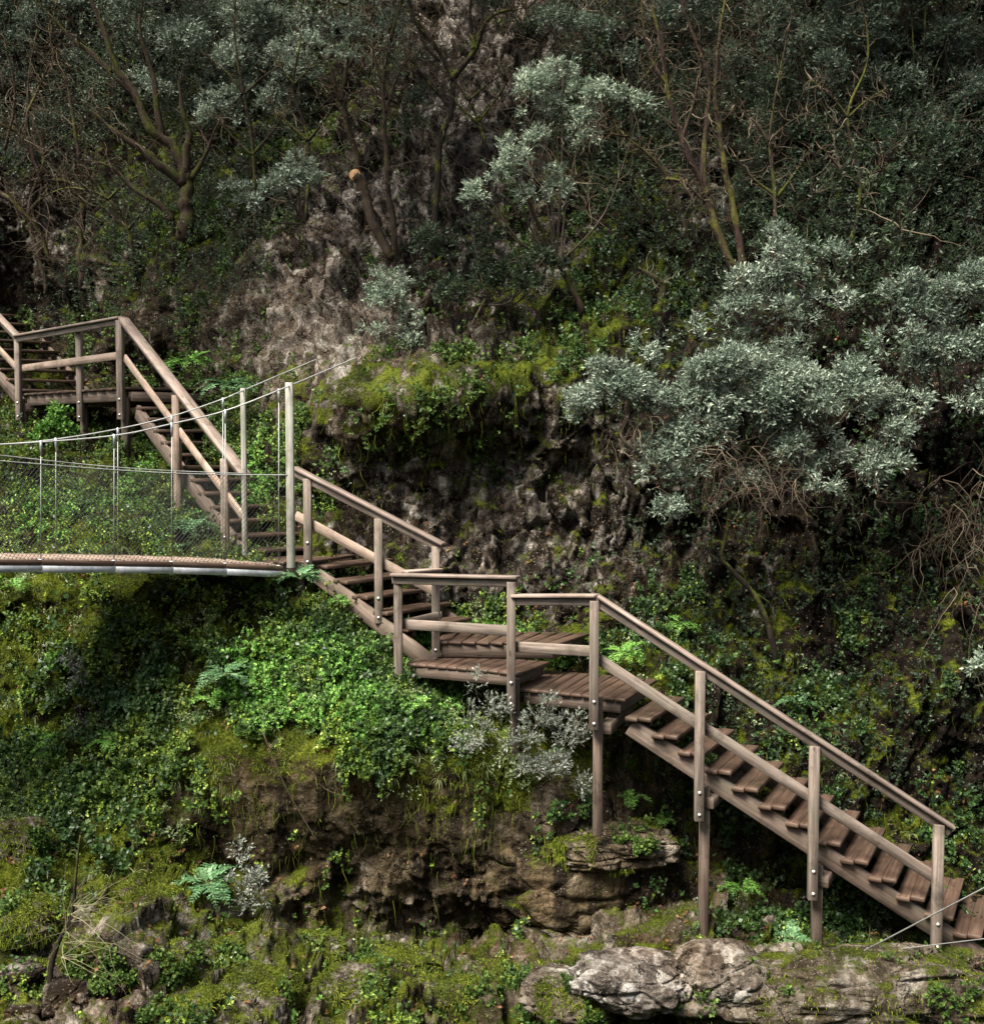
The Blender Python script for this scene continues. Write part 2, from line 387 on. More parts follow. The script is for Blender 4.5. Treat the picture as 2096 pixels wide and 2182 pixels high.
# ------------------------------------------------------------------ the rock face and slope
DEPTH = '''25 25 24.5 24.5 24 23.5 22.5 21.5 21.5 21.5 20.5 20.5 19.8 19.5 19 19
25 25 24 24 24 23 22 21 21 21 20 20 19 19 18 18
24.5 24.5 24 23.5 23 22 21 20.5 20.5 20 19.5 19 18.5 18 17.5 17.5
24 24 23.5 22.5 22 21 20.5 20 20 19.5 19 18.5 18 17.5 17 17
23.8 23.5 22 21.5 21 20 19.5 19.5 19 19 18.5 18 17.5 17 16.5 16.5
24 22.5 21 20.5 19.7 19 18.5 18.5 18.2 18 18 17.5 17 16.5 16 16
24 22.8 20.8 19.8 18.8 18 17.4 17.2 17 17 16.8 16.6 16.2 16 15.8 15.6
23 22.6 21.6 19.2 17.5 16.0 15.6 15.65 15.9 16.2 16.3 16 16 15.6 15.4 15.2
19.6 19.6 18.9 17.7 16.8 16.2 16.1 16.2 16.3 16.2 16 15.8 15.6 15.3 15.1 15
16.4 16.6 16.6 16.8 16.5 16.2 16.0 16.0 16.0 15.9 15.8 15.6 15.4 15.1 15 14.9
14.6 14.6 14.6 14.9 15.1 15.3 15.5 15.6 15.6 15.6 15.5 15.3 15.1 15 14.9 14.8
14.2 14.2 14.1 14.2 14.3 14.5 15.1 15.4 15.4 15.3 15.1 14.9 14.8 14.8 14.6 14.5
13.9 13.9 13.8 13.8 13.8 13.7 13.9 14.5 14.5 14.5 14.2 14.3 14.3 14.3 14.2 14.2
13.5 13.5 13.4 13.2 13.1 13.0 13.0 13.1 13.3 13.7 14.1 14.1 14.0 13.9 14 14
12.9 13.0 13.1 13.2 13.15 13.1 13.1 13.1 13.1 13.1 13.8 13.8 13.8 13.6 13.6 13.7
12.2 12.4 12.7 13.2 13.3 13.3 13.3 13.3 13.2 13.1 13.3 13.6 13.6 13.5 13.4 13.3
11.6 11.6 11.8 12.2 12.8 13.2 13.5 13.6 13.4 12.8 12.6 12.8 13 13 12.9 12.8
11 11 11 11.2 11.4 11.7 12.0 12.3 12.4 12.4 12.2 12.3 12.3 12.3 12.3 12.3
10.4 10.4 10.4 10.5 10.6 10.8 11.0 11.2 11.4 11.5 11.6 11.7 11.7 11.7 11.7 11.7
10 10 10 10 10 10.1 10.2 10.2 10.2 10.2 10.2 10.2 10.2 10.2 10.2 10.2'''
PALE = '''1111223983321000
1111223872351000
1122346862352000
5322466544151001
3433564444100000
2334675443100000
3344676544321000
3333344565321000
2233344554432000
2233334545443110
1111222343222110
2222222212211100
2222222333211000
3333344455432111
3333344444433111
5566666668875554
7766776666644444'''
MOSS = '''2233332022332222
3345543022232222
4455542025532422
2455321234533322
2454101345643222
4433000356533222
4445568765332222
4455555644322222
5555543333332333
8776554233345444
8766665555555444
7677877655655554
7678766885555544
7765544542355554
8876433223344444
5555554433444444
4445555556778888'''
TAN = '''0000000000000000
0000000000000000
0000000000000000
0000000000000000
1222211000000000
2333322100000000
1233333211000000
0122222211000000
1111111111000000
1111111111110000
1111111111111000
1223344432222000
2346789876532000
1257888887643000
0147877777764000
1223566666654333
2222344555555444'''
GREEN = '''1112221012222211
1233221012222211
1233342113312211
0234310123211211
0334101234321111
3543000234311111
1145434542111111
5555642221000001
6765611111000011
3434431111110011
3444565543432212
4456899653443321
6542357532332221
6641000000222221
2220000000112332
0111011000022222
0011122111244455'''
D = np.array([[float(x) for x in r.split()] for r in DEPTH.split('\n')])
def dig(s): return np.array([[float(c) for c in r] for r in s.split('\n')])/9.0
PALE, MOSS, GREEN, TAN = dig(PALE), dig(MOSS), dig(GREEN), dig(TAN)  # low pale values also darken the shaded rock, shade put into its colour

def lut(A, x, y):
    """smooth lookup, x and y in cells, edges held"""
    def cr(a, b, c, d, t): return b + 0.5*t*(c-a + t*(2*a-5*b+4*c-d + t*(3*(b-c)+d-a)))
    ny, nx = A.shape; x = np.clip(x, 0, nx-1); y = np.clip(y, 0, ny-1)
    ix = np.floor(x).astype(int); iy = np.floor(y).astype(int); fx = x-ix; fy = y-iy
    g = lambda j, i: A[np.clip(iy+j, 0, ny-1), np.clip(ix+i, 0, nx-1)]
    rows = [cr(g(j, -1), g(j, 0), g(j, 1), g(j, 2), fx) for j in (-1, 0, 1, 2)]
    return cr(*rows, fy)

STEP = 4.0
us = np.arange(-560, 2700, STEP); vs = np.arange(-420, 2480, STEP)
U, Vv = np.meshgrid(us, vs); nu, nv = len(us), len(vs)
Uf, Vf = U.ravel(), Vv.ravel()
q = np.stack([Uf/170, Vf/170, 0*Uf], -1)
wx = (fbm(q, 3, 5)-0.5)*36; wy = (fbm(q, 3, 9)-0.5)*30
depth = lut(D, (Uf+wx-65.5)/131, (Vf+wy-64.2)/128.35+1)
depth += np.clip(-Vf, 0, 500)/500*1.5
P0 = at(Uf, Vf, depth)
G = P0.reshape(nv, nu, 3)
def normals(G):
    a = np.gradient(G, axis=1); b = np.gradient(G, axis=0); n = np.cross(a, b)
    n /= np.linalg.norm(n, axis=2)[..., None]+1e-12
    return np.where((n[..., 1:2] > 0) & (np.abs(n[..., 1:2]) > np.abs(n[..., 2:3])) | (n[..., 2:3] < -0.9), -n, n)
N0 = np.cross(np.gradient(G, axis=0), np.gradient(G, axis=1)); N0 /= np.linalg.norm(N0, axis=2)[..., None]
if np.median((N0*(CAM-G)).sum(2)) < 0: N0 = -N0
from_n = N0.reshape(-1, 3)
sm = fbm(q*0.8, 3, 31)
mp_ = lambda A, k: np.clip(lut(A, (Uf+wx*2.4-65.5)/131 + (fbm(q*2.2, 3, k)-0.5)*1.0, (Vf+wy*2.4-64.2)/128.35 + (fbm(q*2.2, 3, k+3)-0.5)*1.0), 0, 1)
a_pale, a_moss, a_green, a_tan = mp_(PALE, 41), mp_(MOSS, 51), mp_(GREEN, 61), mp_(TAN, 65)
# relief: broad swells, fluted blocks, fissures, fine roughness
big = fbm(P0*0.9, 4, 71)-0.5
Pb = P0*np.array([1.0, 1.0, 0.62]) + (fbm(P0*1.3, 3, 81)[:, None]-0.5)*1.2
d1, d2, cv = vor(Pb*1.35, 91)
e1, e2, ev = vor(Pb*4.2 + 3.1, 95)
fine = fbm(P0*9.0, 4, 77, 0.6)-0.5
ridge = 1-np.abs(fbm(P0*np.array([2.4, 2.4, 0.7]), 4, 79)*2-1)
amp = np.interp(Vf, [0, 1100, 1300, 2200], [1.25, 1.0, 0.8, 0.9])
fiss = np.clip(1-(d2-d1)/0.05, 0, 1)**1.5*np.clip(fbm(P0*1.1, 2, 15)*3-0.95, 0, 1)
fis2 = np.clip(1-(e2-e1)/0.07, 0, 1)*np.clip(fbm(P0*1.9, 2, 16)*3-0.9, 0, 1)
rid2 = 1-np.abs(fbm(Pb*np.array([4.5, 4.5, 2.0]), 4, 73, 0.6)*2-1)
hard = np.clip(1.15-a_moss-0.85*a_tan, 0.22, 1)*np.interp(Vf, [1780, 1950], [1, 0.35])
def facets(P, seed, k):
    c = np.floor(P); best = np.full(len(P), 9.0); out = np.zeros(len(P)); i = c.astype(np.int64)
    for a in (-1, 0, 1):
        for b in (-1, 0, 1):
            for g in (-1, 0, 1):
                x, y, z = i[:, 0]+a, i[:, 1]+b, i[:, 2]+g
                v = P-np.stack([x+_h(x, y, z, seed), y+_h(x, y, z, seed+11), z+_h(x, y, z, seed+23)], -1); d = np.linalg.norm(v, axis=1); m = d < best
                val = (_h(x, y, z, seed+3)-0.5) + k*(v[:, 0]*(_h(x, y, z, seed+5)-0.5)+v[:, 1]*(_h(x, y, z, seed+6)-0.5)+v[:, 2]*(_h(x, y, z, seed+7)-0.35))
                out = np.where(m, val, out); best = np.where(m, d, best)
    return out
Pw = P0 + (fbm(P0*2.2, 3, 88)[:, None]-0.5)*0.35
fac1 = facets(Pw*np.array([1.5, 1.5, 0.75]), 301, 1.6); fac2 = facets(Pw*np.array([3.9, 3.9, 2.2])+4.4, 305, 1.6)
rib = 1-np.abs(fbm(P0*np.array([1.7, 1.0, 0.30])+5.5, 4, 111, 0.55)*2-1)
ribw = np.interp(Vf, [0, 500, 950, 1330, 1500, 1650, 1950, 2050], [0.5, 0.8, 1.1, 1.0, 0.8, 0.45, 0.3, 0.1])*np.interp(Uf, [0, 300, 700], [0.5, 0.6, 1])
lowr = np.interp(Vf, [1750, 1950], [0, 1])
disp = 0.62*ribw*(rib-0.72) + amp*(0.60*big + 0.20*(cv-0.5) + hard*(0.08*(ev-0.5) - 0.16*fiss - 0.05*fis2 + 0.30*fac1 + 0.11*fac2 + 0.10*(ridge-0.7) + 0.05*(rid2-0.7))) + 0.10*fine + 0.07*hard*(fbm(P0*20.0, 3, 99, 0.65)-0.5) + lowr*0.30*(0.45-np.abs(fbm((P0+P0[:, [2, 0, 1]]*0.25)*np.array([1.1, 1.3, 2.0]), 3, 101, 0.5)*2-1))
# moss lies in soft cushions
cush = 1-np.abs(fbm(P0*3.3, 3, 83)*2-1); disp += 0.20*a_moss*(cush-0.75)
disp = disp*(1-0.72*a_tan*(1-lowr)) + lowr*(0.26*facets(Pw*np.array([1.9, 1.9, 2.6])+9.1, 311, 1.2)+0.10*facets(Pw*5.2+2.2, 313, 1.4))
P1 = P0 + from_n*disp[:, None]
G1 = P1.reshape(nv, nu, 3)
N1 = np.cross(np.gradient(G1, axis=0), np.gradient(G1, axis=1)); N1 /= np.linalg.norm(N1, axis=2)[..., None]+1e-12
if np.median((N1*(CAM-G1)).sum(2)) < 0: N1 = -N1
N1f = N1.reshape(-1, 3)
idx = np.arange(nu*nv).reshape(nv, nu)
FQ = np.stack([idx[:-1, :-1], idx[1:, :-1], idx[1:, 1:], idx[:-1, 1:]], -1).reshape(-1, 4)
crack = np.clip(fiss*0.9 + 0.3*fis2, 0, 1)*np.clip(1.1-a_moss, 0, 1)
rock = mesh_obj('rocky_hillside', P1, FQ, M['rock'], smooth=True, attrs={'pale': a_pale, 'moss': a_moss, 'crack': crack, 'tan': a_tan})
tag(rock, 'mossy limestone gorge wall and slope behind the wooden stairs', 'rock face', kind='structure')
# which way is out, for things that grow on it
def ground(px, py):
    """point and normal of the rock at a pixel of the photograph (nearest vertex of its undisplaced grid)"""
    i = int(np.clip(round((px-us[0])/STEP), 0, nu-1)); j = int(np.clip(round((py-vs[0])/STEP), 0, nv-1))
    return G1[j, i], N1[j, i]
# the ground beyond the frame, level with the stream bed and the top of the wall

# the gorge goes on above the picture and on the near side behind the viewer
def slab(name, rows, label):
    V = np.array(rows, float); ny, nx = V.shape[:2]; W = V.reshape(-1, 3); W = W + (fbm(W*0.25, 4, 501)[:, None]-0.5)*np.array([0, 4.0, 1.5])
    i = np.arange(nx*ny).reshape(ny, nx); F = np.stack([i[:-1, :-1], i[1:, :-1], i[1:, 1:], i[:-1, 1:]], -1).reshape(-1, 4)
    o = mesh_obj(name, W, F, M['rock'], smooth=True, attrs={'pale': np.full(len(W), 0.1), 'moss': np.full(len(W), 0.7), 'crack': np.zeros(len(W)), 'tan': np.zeros(len(W))})
    tag(o, label, 'hillside', kind='structure')
topz = G1[0, :, 2].mean()
slab('upper_hillside', [[(x, 27+k*1.6, topz-1.5+k*2.4) for x in np.linspace(-34, 34, 40)] for k in range(10)], 'wooded hillside continuing above the rock face')
slab('opposite_hillside', [[(x, -5-k*0.9, -2+k*1.5) for x in np.linspace(-45, 45, 50)] for k in range(12)], 'mossy slope of the near side of the gorge behind the viewer')
# ------------------------------------------------------------------ timber walkway
UPZ = np.array([0, 0, 1.0])
def unit(v): v = np.asarray(v, float); return v/np.linalg.norm(v)
def bolt(c, parent, n=(0, -1, 0), r=0.014):
    n = unit(n); c = np.asarray(c, float)
    return MB().tube([c, c+n*0.006, c+n*0.007, c+n*0.014], [r*1.5, r*1.5, r*0.8, r*0.7], 8).build('bolt', M['bolt'], parent)

def post(px, y0, y1, Y, parent, leg=None, s=0.095, mat='post', legdx=0, name='post', bolts=True, face=(0, -1, 0)):
    """railing post from its top pixel to its foot pixel; leg: pixel row where the lower post behind it reaches the ground"""
    a = at(px, y0, Y); b = at(px, y1, Y); b[0] = a[0]; b[1] = a[1]
    f = np.array([face[0], face[1], 0.0]); 
    m = MB(); m.beam(b, a, s, s*0.9, up=unit(f)); p = m.build(name, M[mat], parent)
    if bolts:
        for dz in (0.07, 0.30):
            bolt(b + UPZ*dz + unit(f)*s*0.45, p, f)
    if leg:
        c = at(px+legdx, leg, Y+0.085); 
        t = c.copy(); t[2] = b[2]+0.32
        t = t - unit(f)*0.03; c2 = c - unit(f)*0.03; c2[2] -= 0.15
        MB().beam(c2, t, s*1.05, s*0.95, up=unit(f)).build('leg', M['frame' if mat == 'post' else mat], parent)
    return a, b

def rail(a, b, parent, capw=0.135, capt=0.035, fas=0.085, mat='rail', inw=None, ext=(0, 0)):
    """handrail: flat cap board with a board on edge under it"""
    a = np.asarray(a, float); b = np.asarray(b, float); d = unit(b-a); a = a-d*ext[0]; b = b+d*ext[1]
    side = unit(np.cross(d, UPZ)); upn = np.cross(side, d)
    if upn[2] < 0: upn = -upn
    h = MB().beam(a+upn*capt/2, b+upn*capt/2, capw, capt, up=upn).build('handrail', M[mat], parent)
    g = -side if side[1] < 0 else side                      # away from the viewer
    MB().beam(a-upn*(fas/2+0.002)+g*0.0, b-upn*(fas/2+0.002)+g*0.0, 0.035, fas, up=upn).build('rail_board', M['post'], h)
    return h

def midrail(a, b, parent, h=0.115, t=0.032, mat='pale'):
    a = np.asarray(a, float); b = np.asarray(b, float); d = unit(b-a); side = unit(np.cross(d, UPZ)); upn = np.cross(side, d)
    return MB().beam(a, b, t, h, up=upn).build('mid_rail', M[mat], parent)

def deck(corners, parent, nb, name='deck', th=0.034, mat='tread', gap=0.006, drop=0.15, along=0):
    """boards laid between edge corners[0]-corners[1] (near) and corners[3]-corners[2] (far)"""
    A, B, C, Dd = [np.asarray(c, float) for c in corners]
    m = MB()
    for k in range(nb):
        t0, t1 = k/nb, (k+1)/nb
        a0, a1 = A+(B-A)*t0, A+(B-A)*t1; b0, b1 = Dd+(C-Dd)*t0, Dd+(C-Dd)*t1
        p = (a0+a1)/2; qq = (b0+b1)/2; wd = np.linalg.norm(np.cross(unit(qq-p), B-A))/nb-gap
        jit = rng.normal(0, 0.003)
        m.beam(p + unit(qq-p)*jit - UPZ*th/2, qq + unit(qq-p)*jit - UPZ*th/2, wd, th, up=UPZ, ch=0.004)
    d = m.build(name, M[mat], parent)
    e = MB(); dz = -UPZ*(th+drop/2+0.003); ins = 0.10
    Ac = (A+B+C+Dd)/4
    sh = lambda p: p + (Ac-p)*ins
    e.beam(sh(A)+dz, sh(B)+dz, 0.05, drop, up=UPZ).beam(sh(Dd)+dz, sh(C)+dz, 0.05, drop, up=UPZ)
    f1, f2 = unit(B-A)*0.03, unit(B-A)*0.03
    e.beam(sh(A)+f1+dz+unit(Dd-A)*0.03, sh(Dd)+f1+dz-unit(Dd-A)*0.03, 0.05, drop, up=UPZ)
    e.beam(sh(B)-f2+dz+unit(C-B)*0.03, sh(C)-f2+dz-unit(C-B)*0.03, 0.05, drop, up=UPZ)
    e.build('deck_frame', M['frame'], parent)
    return d

def flight(S, E, n, L, parent, tdepth=0.30, th=0.045, sdepth=0.2, sdrop=0.12, cleats=True, over=0.03, ext=(0.0, 0.35), boards=2):
    """S,E: near ends of the first and the last nosing; L: vector along a tread"""
    S = np.asarray(S, float); E = np.asarray(E, float); L = np.asarray(L, float)
    step = (E-S)/(n-1); F = step.copy(); F[2] = 0; F = unit(F); Fn = F - unit(L)*np.dot(F, unit(L)); Fn = unit(Fn)
    for k in range(n):
        p = S+step*k; m = MB(); bw = tdepth/boards
        for b in range(boards):
            c = p - F*(bw*(b+0.5)) - UPZ*th/2 + UPZ*rng.normal(0, 0.0025)
            j = rng.normal(0, 0.004)
            m.beam(c+unit(L)*j, c+L+unit(L)*j, bw-0.006, th, up=UPZ, ch=0.005)
        t = m.build('tread', M['tread'], parent)
        if cleats:
            u = unit(L); c = p - F*tdepth*0.5 - UPZ*(th+0.035)
            MB().beam(c+u*0.13, c+u*0.19, 0.2, 0.06, up=UPZ).build('bracket', M['frame'], t)
            MB().beam(c+L-u*0.16, c+L-u*0.10, 0.2, 0.06, up=UPZ).build('bracket', M['frame'], t)
    d = unit(E-S); u = unit(L); side = np.cross(d, UPZ)
    for q0 in (u*over, L-u*over):
        a = S - d*ext[0] + q0 - UPZ*(sdrop+sdepth/2); b = E + d*ext[1] + q0 - UPZ*(sdrop+sdepth/2)
        nn = np.cross(unit(np.cross(d, UPZ)), d)
        MB().beam(a, b, 0.06, sdepth, up=nn).build('stringer', M['frame' if q0 is not None and np.linalg.norm(q0) > 0.5 else 'post2'], parent)
M['post2'] = timber('stringer_timber', (0.070, 0.048, 0.037), (0.145, 0.106, 0.083), (0.24, 0.18, 0.145))

def crossbeam(px, py, Y, L, parent, s=0.12):
    c = at(px, py, Y); MB().beam(c, c+np.asarray(L), s, s, up=UPZ).build('cross_beam', M['frame'], parent)

# --- long flight at the right, down to the foot of the wall
s3 = thing('wooden_staircase', 'long straight wooden flight descending to the bottom right with thirteen brown treads', 'staircase', at(2050, 2010, 12.2), 'wooden stair flights')
L3 = unit((0.44, 0.90, 0))*1.2
flight(at(1388, 1531, 12.62), at(2092, 1994, 11.95), 13, L3, s3, tdepth=0.285, sdepth=0.19, sdrop=0.175, over=0.09, ext=(0.30, 0.02))
R = [(1268, 1272, 12.62), (2001, 1753, 11.93)]
def on3(px, top=True):
    t = (px-1268)/(2001-1268); Y = 1/((1-t)/12.62 + t/11.93); return Y
for px, y0, y1, leg, ldx in ((1491.5, 1430, 1749, 2010, 7), (1735, 1590, 1917, 2005, 5)):
    post(px, y0, y1, on3(px)-0.03, s3, leg=leg, legdx=ldx)
post(1999.5, 1757, 2030, on3(2000)-0.03, s3, bolts=True)
rail(at(1272, 1273, 12.60), at(2030, 1767, 11.9), s3)
midrail(at(1274, 1404, 12.66), at(1998, 1875, 11.97), s3, mat='post')
for px, py in ((1508, 1712), (1752, 1880)):
    crossbeam(px, py, on3(px)+0.03, L3*1.1, s3)

# --- platforms in the middle: three landings stepping down round the turn
z1p, z2p, z3p = atz(0, 0, 0)[2], 0, 0
zL1 = at(936, 1366, 14.15)[2]; zL2 = at(866, 1413, 13.8)[2]; zL3 = at(1325, 1489.5, 12.75)[2]
l1 = thing('wooden_landing', 'small plank landing at the foot of the middle flight, highest of three stepped landings', 'landing', atz(1100, 1360, zL1)-UPZ*0.5, 'stepped plank landings')
deck([atz(925, 1367, zL1), atz(1190, 1371, zL1), atz(1262, 1349, zL1), atz(950, 1342, zL1)], l1, 9)
l2 = thing('wooden_landing', 'brown plank landing with railing on two posts, the middle one of the three stepped landings', 'landing', atz(1000, 1420, zL2)-UPZ*0.8, 'stepped plank landings')
deck([atz(866, 1413, zL2), atz(1106, 1434, zL2), atz(1173, 1410, zL2), atz(916, 1391, zL2)], l2, 11, drop=0.12)
l3 = thing('wooden_landing', 'plank landing at the head of the long right-hand flight, lowest of three stepped landings', 'landing', atz(1250, 1480, zL3)-UPZ*0.8, 'stepped plank landings')
deck([atz(1103, 1467, zL3), atz(1332, 1490, zL3), atz(1402, 1448, zL3), atz(1165, 1428, zL3)], l3, 10, drop=0.13)
# steps risers between landings
Y1, Y2, Y3 = 13.72, 13.1, 12.6
P1a, P1b = post(848, 1228, 1514, Y1, l2, leg=1530, legdx=12)
P2a, P2b = post(1089, 1240, 1512, Y2, l2, leg=1640, legdx=8)
P3a, P3b = post(1266, 1280, 1555, Y3, l3, leg=1752, legdx=7)
rail(at(836, 1228, Y1-0.02), at(1104, 1234, Y2), l2)
midrail(at(852, 1330, Y1+0.07), at(1085, 1344, Y2+0.07), l2, mat='post')
rail(at(1094, 1273, Y2), at(1272, 1273, 12.6), l3)
midrail(at(1094, 1378, Y2+0.06), at(1262, 1388, Y3+0.06), l3, mat='post')
# short return rail back to the flight above
rail(at(862, 1222, Y1+0.02), at(938, 1217, 14.1), l2, capw=0.11, fas=0.05)
midrail(at(862, 1328, Y1+0.1), at(940, 1310, 14.12), l2, mat='pale', h=0.09)
for px, py, Y in ((871, 1452, Y1+0.05),):
    crossbeam(px, py, Y, (0.1, 0.9, 0), l2)
crossbeam(1290, 1553, 12.66, (0.35, 1.0, 0), l3)

# --- middle flight from the bridge end
s2 = thing('wooden_staircase', 'short wooden flight from the bridge end down to the stepped landings', 'staircase', at(800, 1400, 14.4), 'wooden stair flights')
L2 = unit((0.64, 0.77, 0))*1.15
flight(at(699, 1205, 14.72), at(872, 1339, 14.15), 5, L2, s2, tdepth=0.30, sdepth=0.2, sdrop=0.14, ext=(0.22, 0.35))
post(655, 1020, 1209, 14.72, s2); post(806, 1105, 1328, 14.38, s2); post(928, 1164, 1397, 14.12, s2)
rail(at(627, 999, 14.80), at(944, 1163, 14.08), s2)
midrail(at(630, 1098, 14.83), at(930, 1262, 14.17), s2)

# --- landing at the bridge end
zB = at(640, 1192, 14.75)[2]
lb = thing('wooden_landing', 'plank landing between the footbridge end and the two stair flights', 'landing', at(600, 1230, 14.7))
deck([atz(498, 1200, zB-0.02), atz(672, 1195, zB-0.02), atz(790, 1176, zB-0.02), atz(640, 1172, zB-0.02)], lb, 8)
for px in (560, 640):
    a = at(px, 1215, 15.0); MB().beam(a-UPZ*0.9, a, 0.1, 0.1, up=(0, -1, 0)).build('leg', M['frame'], lb)

# --- upper flight down from the high landing to the bridge end
s1 = thing('wooden_staircase', 'upper left wooden flight descending from the high landing behind the bridge cables', 'staircase', at(500, 1200, 15), 'wooden stair flights')
L1 = unit((0.84, 0.54, 0))*1.2
flight(at(303, 866, 17.9), at(532, 1172, 15.1), 12, L1, s1, tdepth=0.30, sdepth=0.22, sdrop=0.10, ext=(0.3, 0.15))
def on1(px): t = (px-256)/(515-256); return 1/((1-t)/18.15 + t/14.95)
post(374.5, 842, 1003, on1(374)-0.02, s1, leg=1060, legdx=4, mat='pale', bolts=False)
post(478, 977, 1195, on1(478)-0.02, s1, mat='pale')
rail(at(262, 681, 18.1), at(522, 1015, 14.9), s1, capw=0.16, capt=0.04)
midrail(at(266, 762, 18.12), at(517, 1100, 14.98), s1)

# --- high landing
lh = thing('wooden_landing', 'high plank landing on square posts at the far left with a three-post railing', 'landing', at(150, 930, 19.6))
ZH = at(256, 824, 18.2)[2]
YA, YB, YC = 20.7, 19.3, 18.15
c0, c1 = at(42, 838, YA+0.12), at(262, 824, YC+0.12); c0[2] = c1[2] = ZH
LH = unit((0.80, 0.60, 0))*1.35
deck([c0, c1, c1+LH, c0+LH], lh, 12, drop=0.17)
post(37.5, 719, 896, YA, lh, leg=930, legdx=12, face=(-0.3, -1, 0)); post(168.5, 697, 898, YB, lh, leg=962, legdx=10, face=(-0.3, -1, 0)); post(255, 682, 894, YC, lh, leg=988, legdx=12, face=(-0.3, -1, 0), s=0.10)
rail(at(34, 718, YA), at(258, 679, YC), lh); 
midrail(at(45, 785, YA+0.05), at(250, 758, YC+0.06), lh)
for px, py, Y in ((52, 868, YA+0.08), (186, 857, YB+0.1), (278, 845, YC+0.1)):
    crossbeam(px, py, Y, LH*0.9, lh, 0.14)
# --- topmost flight leaving the frame
s0 = thing('wooden_staircase', 'topmost wooden flight climbing out of the frame at the far left', 'staircase', at(0, 900, 21.5), 'wooden stair flights')
flight(at(-98, 662, 23.3), at(40, 828, 20.95), 9, LH, s0, tdepth=0.30, sdepth=0.22, ext=(0.2, 0.1))
rail(at(-70, 605, 22.3), at(38, 719, YA), s0); midrail(at(-70, 672, 22.3), at(38, 786, YA+0.04), s0)
post(-60, 620, 800, 22.2, s0)

# ------------------------------------------------------------------ suspension footbridge
br = thing('suspension_footbridge', 'narrow steel cable footbridge with timber deck and wire mesh sides at the left', 'footbridge', at(300, 1215, 13.4))
# near and far edges of the deck as seen, from the landing out over the gorge
def nearY(px): t = (594-px)/594.0; return 14.1 - 1.75*t
NE = [(px, py, nearY(px)) for px, py in ((600, 1208), (480, 1202.5), (366, 1199), (243, 1197), (87, 1195), (-90, 1194), (-300, 1196), (-560, 1200))]
near = np.array([at(*p) for p in NE])
wv = np.array([-0.62, 0.74, 0])*0.95
far = near + wv
boards = MB()
for i in range(len(near)-1):
    n = int(np.linalg.norm(near[i+1]-near[i])/0.125); 
    for k in range(n):
        t = (k+0.5)/n; a = near[i]+(near[i+1]-near[i])*t; 
        boards.beam(a, a+wv, 0.115, 0.035, up=UPZ, ch=0.003)
boards.build('deck', M['pale'], br)
for e, nm in ((near-unit(wv)*0.02, 'edge_beam'), (far+unit(wv)*0.02, 'edge_beam')):
    m = MB(); m2 = MB()
    for i in range(len(e)-1):
        m.beam(e[i]-UPZ*0.015, e[i+1]-UPZ*0.015, 0.03, 0.055, up=UPZ)
        m2.beam(e[i]-UPZ*0.085, e[i+1]-UPZ*0.085, 0.05, 0.07, up=UPZ, ch=0.002)
    m.build('kerb_board', M['tread'], br); m2.build(nm, M['steel'], br)
joist = MB()
for i in range(len(near)):
    joist.beam(near[i]-UPZ*0.10, far[i]-UPZ*0.10, 0.06, 0.08, up=UPZ)
joist.build('cross_member', M['steel'], br)
# towers
twA = post(518, 827, 1204, 14.75, br, s=0.062, mat='tower', name='bridge_post', bolts=False)
twB = post(616.5, 815, 1210, 14.05, br, s=0.088, mat='tower', name='bridge_post', bolts=False)
def cat(pts, r, name, sub=6):
    """cable through control points, smoothed"""
    P = np.array(pts, float); out = []
    for i in range(len(P)-1):
        p0, p1, p2, p3 = P[max(i-1, 0)], P[i], P[i+1], P[min(i+2, len(P)-1)]
        for t in np.linspace(0, 1, sub, endpoint=False):
            out.append(p1+0.5*t*(p2-p0+t*(2*p0-5*p1+4*p2-p3+t*(3*(p1-p2)+p3-p0))))
    out.append(P[-1]); return MB().tube(out, r, 6).build(name, M['cable'], br, smooth=True)
hx = [594, 480, 366, 243, 87, -90]
mainN = [(617, 822, 14.02), (480, 875, nearY(480)), (366, 903, nearY(366)), (251, 927, nearY(251)), (87, 942, nearY(87)), (-90, 950, nearY(-90)), (-300, 950, nearY(-300)), (-560, 935, nearY(-560))]
offY = 0.70
farY = lambda px: nearY(px)+0.86
mainF = [(518, 832, 14.72), (475, 850, farY(475)), (366, 887, farY(366)), (251, 914, farY(251)), (118, 936, farY(118)), (0, 947, farY(0)), (-200, 955, farY(-200)), (-480, 950, farY(-480))]
cat([at(785, 751, 17.2)] + [at(*p) for p in mainN], 0.0085, 'main_cable')
cat([at(722, 745, 18.0)] + [at(*p) for p in mainF], 0.0085, 'main_cable')
handN = [(616, 1012, 14.02), (480, 1011, nearY(480)), (366, 1008, nearY(366)), (243, 1001, nearY(243)), (87, 989, nearY(87)), (-90, 975, nearY(-90)), (-300, 962, nearY(-300)), (-560, 950, nearY(-560))]
handF = [(518, 1009, 14.72), (366, 1003, farY(366)), (243, 995, farY(243)), (118, 983, farY(118)), (0, 970, farY(0)), (-200, 950, farY(-200)), (-480, 930, farY(-480))]
HN = np.array([at(*p) for p in handN]); HF = np.array([at(*p) for p in handF])
cat(HN, 0.006, 'handrail_cable'); cat(HF, 0.006, 'handrail_cable')
def yon(pts, px): 
    q = sorted(pts); return np.interp(px, [p[0] for p in q], [p[1] for p in q])
nedge = sorted([(p[0], p[1]) for p in NE])
